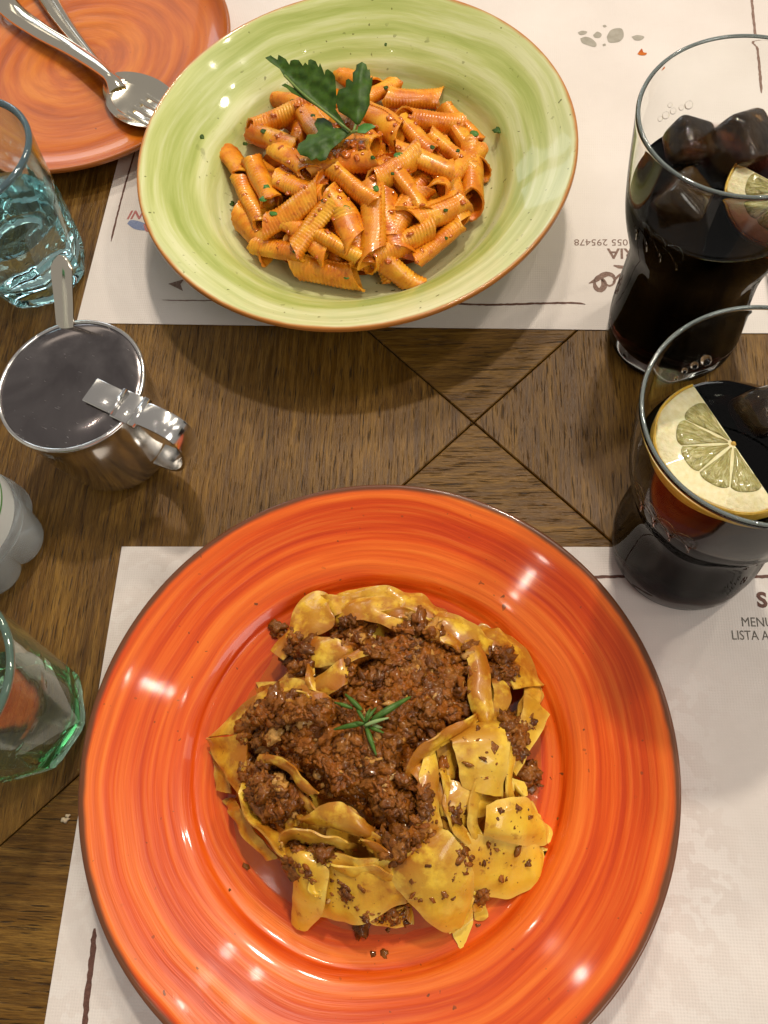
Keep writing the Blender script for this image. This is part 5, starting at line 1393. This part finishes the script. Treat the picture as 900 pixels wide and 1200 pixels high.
for k in (-1.5, -.5, .5, 1.5):
    a = f1+sd*(k*.0058)-ax.normalized()*.002+Vector((0, 0, -.0004)); tip = a+Vector((ax.x, ax.y, 0)).normalized()*.030+Vector((0, 0, .0030))
    V, F = cutlery_loft(crom([a, a.lerp(tip, .5)+Vector((0, 0, -.0018)), tip], 6), lambda k_: .0018*(1-.5*k_), .0016, n=5); addw('tine', V, F, M['cutlery'], fork, sharp=60)

# ================================================================== WATER BOTTLE (left edge)
bt = PT(-22, 632, .008); bt.z = 0
bottle = empty('water_bottle', bt); tag(bottle, 'frosted plastic water bottle with lobed foot and white green label', 'bottle')
RB_ = .0305
prof = smooth_prof([(.012, .0035), (.0200, .0008), (.0250, .0010), (.0290, .0060), (.0305, .016), (.0305, .026), (.0298, .031), (.0298, .085), (.0305, .090), (.0300, .100), (.0250, .118), (.0170, .132), (.0130, .139), (.0130, .146)], 6)
def lobes(t, r, z):
    k = max(0, min(1, (.030-z)/.022)); return r*(1+.26*k*(abs(math.cos(3*(t-.02)))**.55-.62))
V, F = lathe([(0, .006)]+prof, 160, lobes); add('bottle_body', V, F, M['pet'], bottle)
V, F = lathe([(.0301, .034), (.0304, .034), (.0304, .084), (.0301, .084)], 120); lb = add('paper_label', V, F, M['label_white'], bottle, sharp=30)
for z0, z1, mt, nm in ((.0342, .0357, 'label_white', 'label_hem'), (.0455, .0467, 'label_green', 'label_stripe')):
    V, F = lathe([(.03055, z0), (.03060, (z0+z1)/2), (.03055, z1)], 120); add(nm, V, F, M[mt], lb)
for a in np.arange(0, 2*PI, PI/4):
    n = 24; V = [Vector((.03062*math.cos(a+.20*math.cos(t)), .03062*math.sin(a+.20*math.cos(t)), .0515+.0030*math.sin(t))) for t in np.linspace(0, 2*PI, n, endpoint=False)]
    add('label_oval', V, [tuple(range(n))], M['label_teal'], lb, smooth=False)
V, F = lathe([(0, .163), (.0125, .163), (.0145, .1615), (.0148, .148), (.0143, .1470), (.0132, .1470)], 90, lambda t, r, z: r*(1+.02*(math.cos(40*t) > 0)*(z < .161))); add('screw_cap', V, F, M['cap'], bottle, sharp=30)

# ================================================================== CHROME WIRE STAND (right edge)
wc = PT(905, 362, .0028)
stand = empty('wire_stand', Vector((wc.x+.03, wc.y+.01, 0))); tag(stand, 'thin chrome wire menu stand partly behind the cola glasses', 'stand')
def rrect(cx, cy, hx, hy, r, z):
    out = []
    for qx, qy, a in ((1, 1, 0), (-1, 1, PI/2), (-1, -1, PI), (1, -1, 1.5*PI)):
        for t in np.linspace(0, PI/2, 7): out.append(Vector((cx+qx*(hx-r)+r*math.cos(a+t), cy+qy*(hy-r)+r*math.sin(a+t), z)))
    return out+[out[0]]
V, F = tube(rrect(0.012, 0.012, .040, .030, .008, ZM+.0016), .0015, 10, False); add('wire_foot', V, F, M['chrome'], stand)
V, F = tube([(.012-.020, .042, ZM+.0016), (-.008, .043, .05), (-.002, .046, .085), (.026, .046, .085), (.032, .043, .05), (.032, .042, ZM+.0016)], .0014, 10); add('wire_holder', V, F, M['chrome'], stand)

# ================================================================== CRUMBS ON THE TABLE
for x, y, s in ((77, 961, .0016), (80, 956, .0010)):
    p = PT(x, y, 0); V = CHV[3]*s*np.array([1, .8, .6]); o = add('bread_crumb', V.tolist(), CHF.tolist(), M['crumb'], None, (p.x, p.y, s*.45)); tag(o, 'tiny pale bread crumb on the wood beside the orange plate', 'crumb', 'crumbs on the wood')
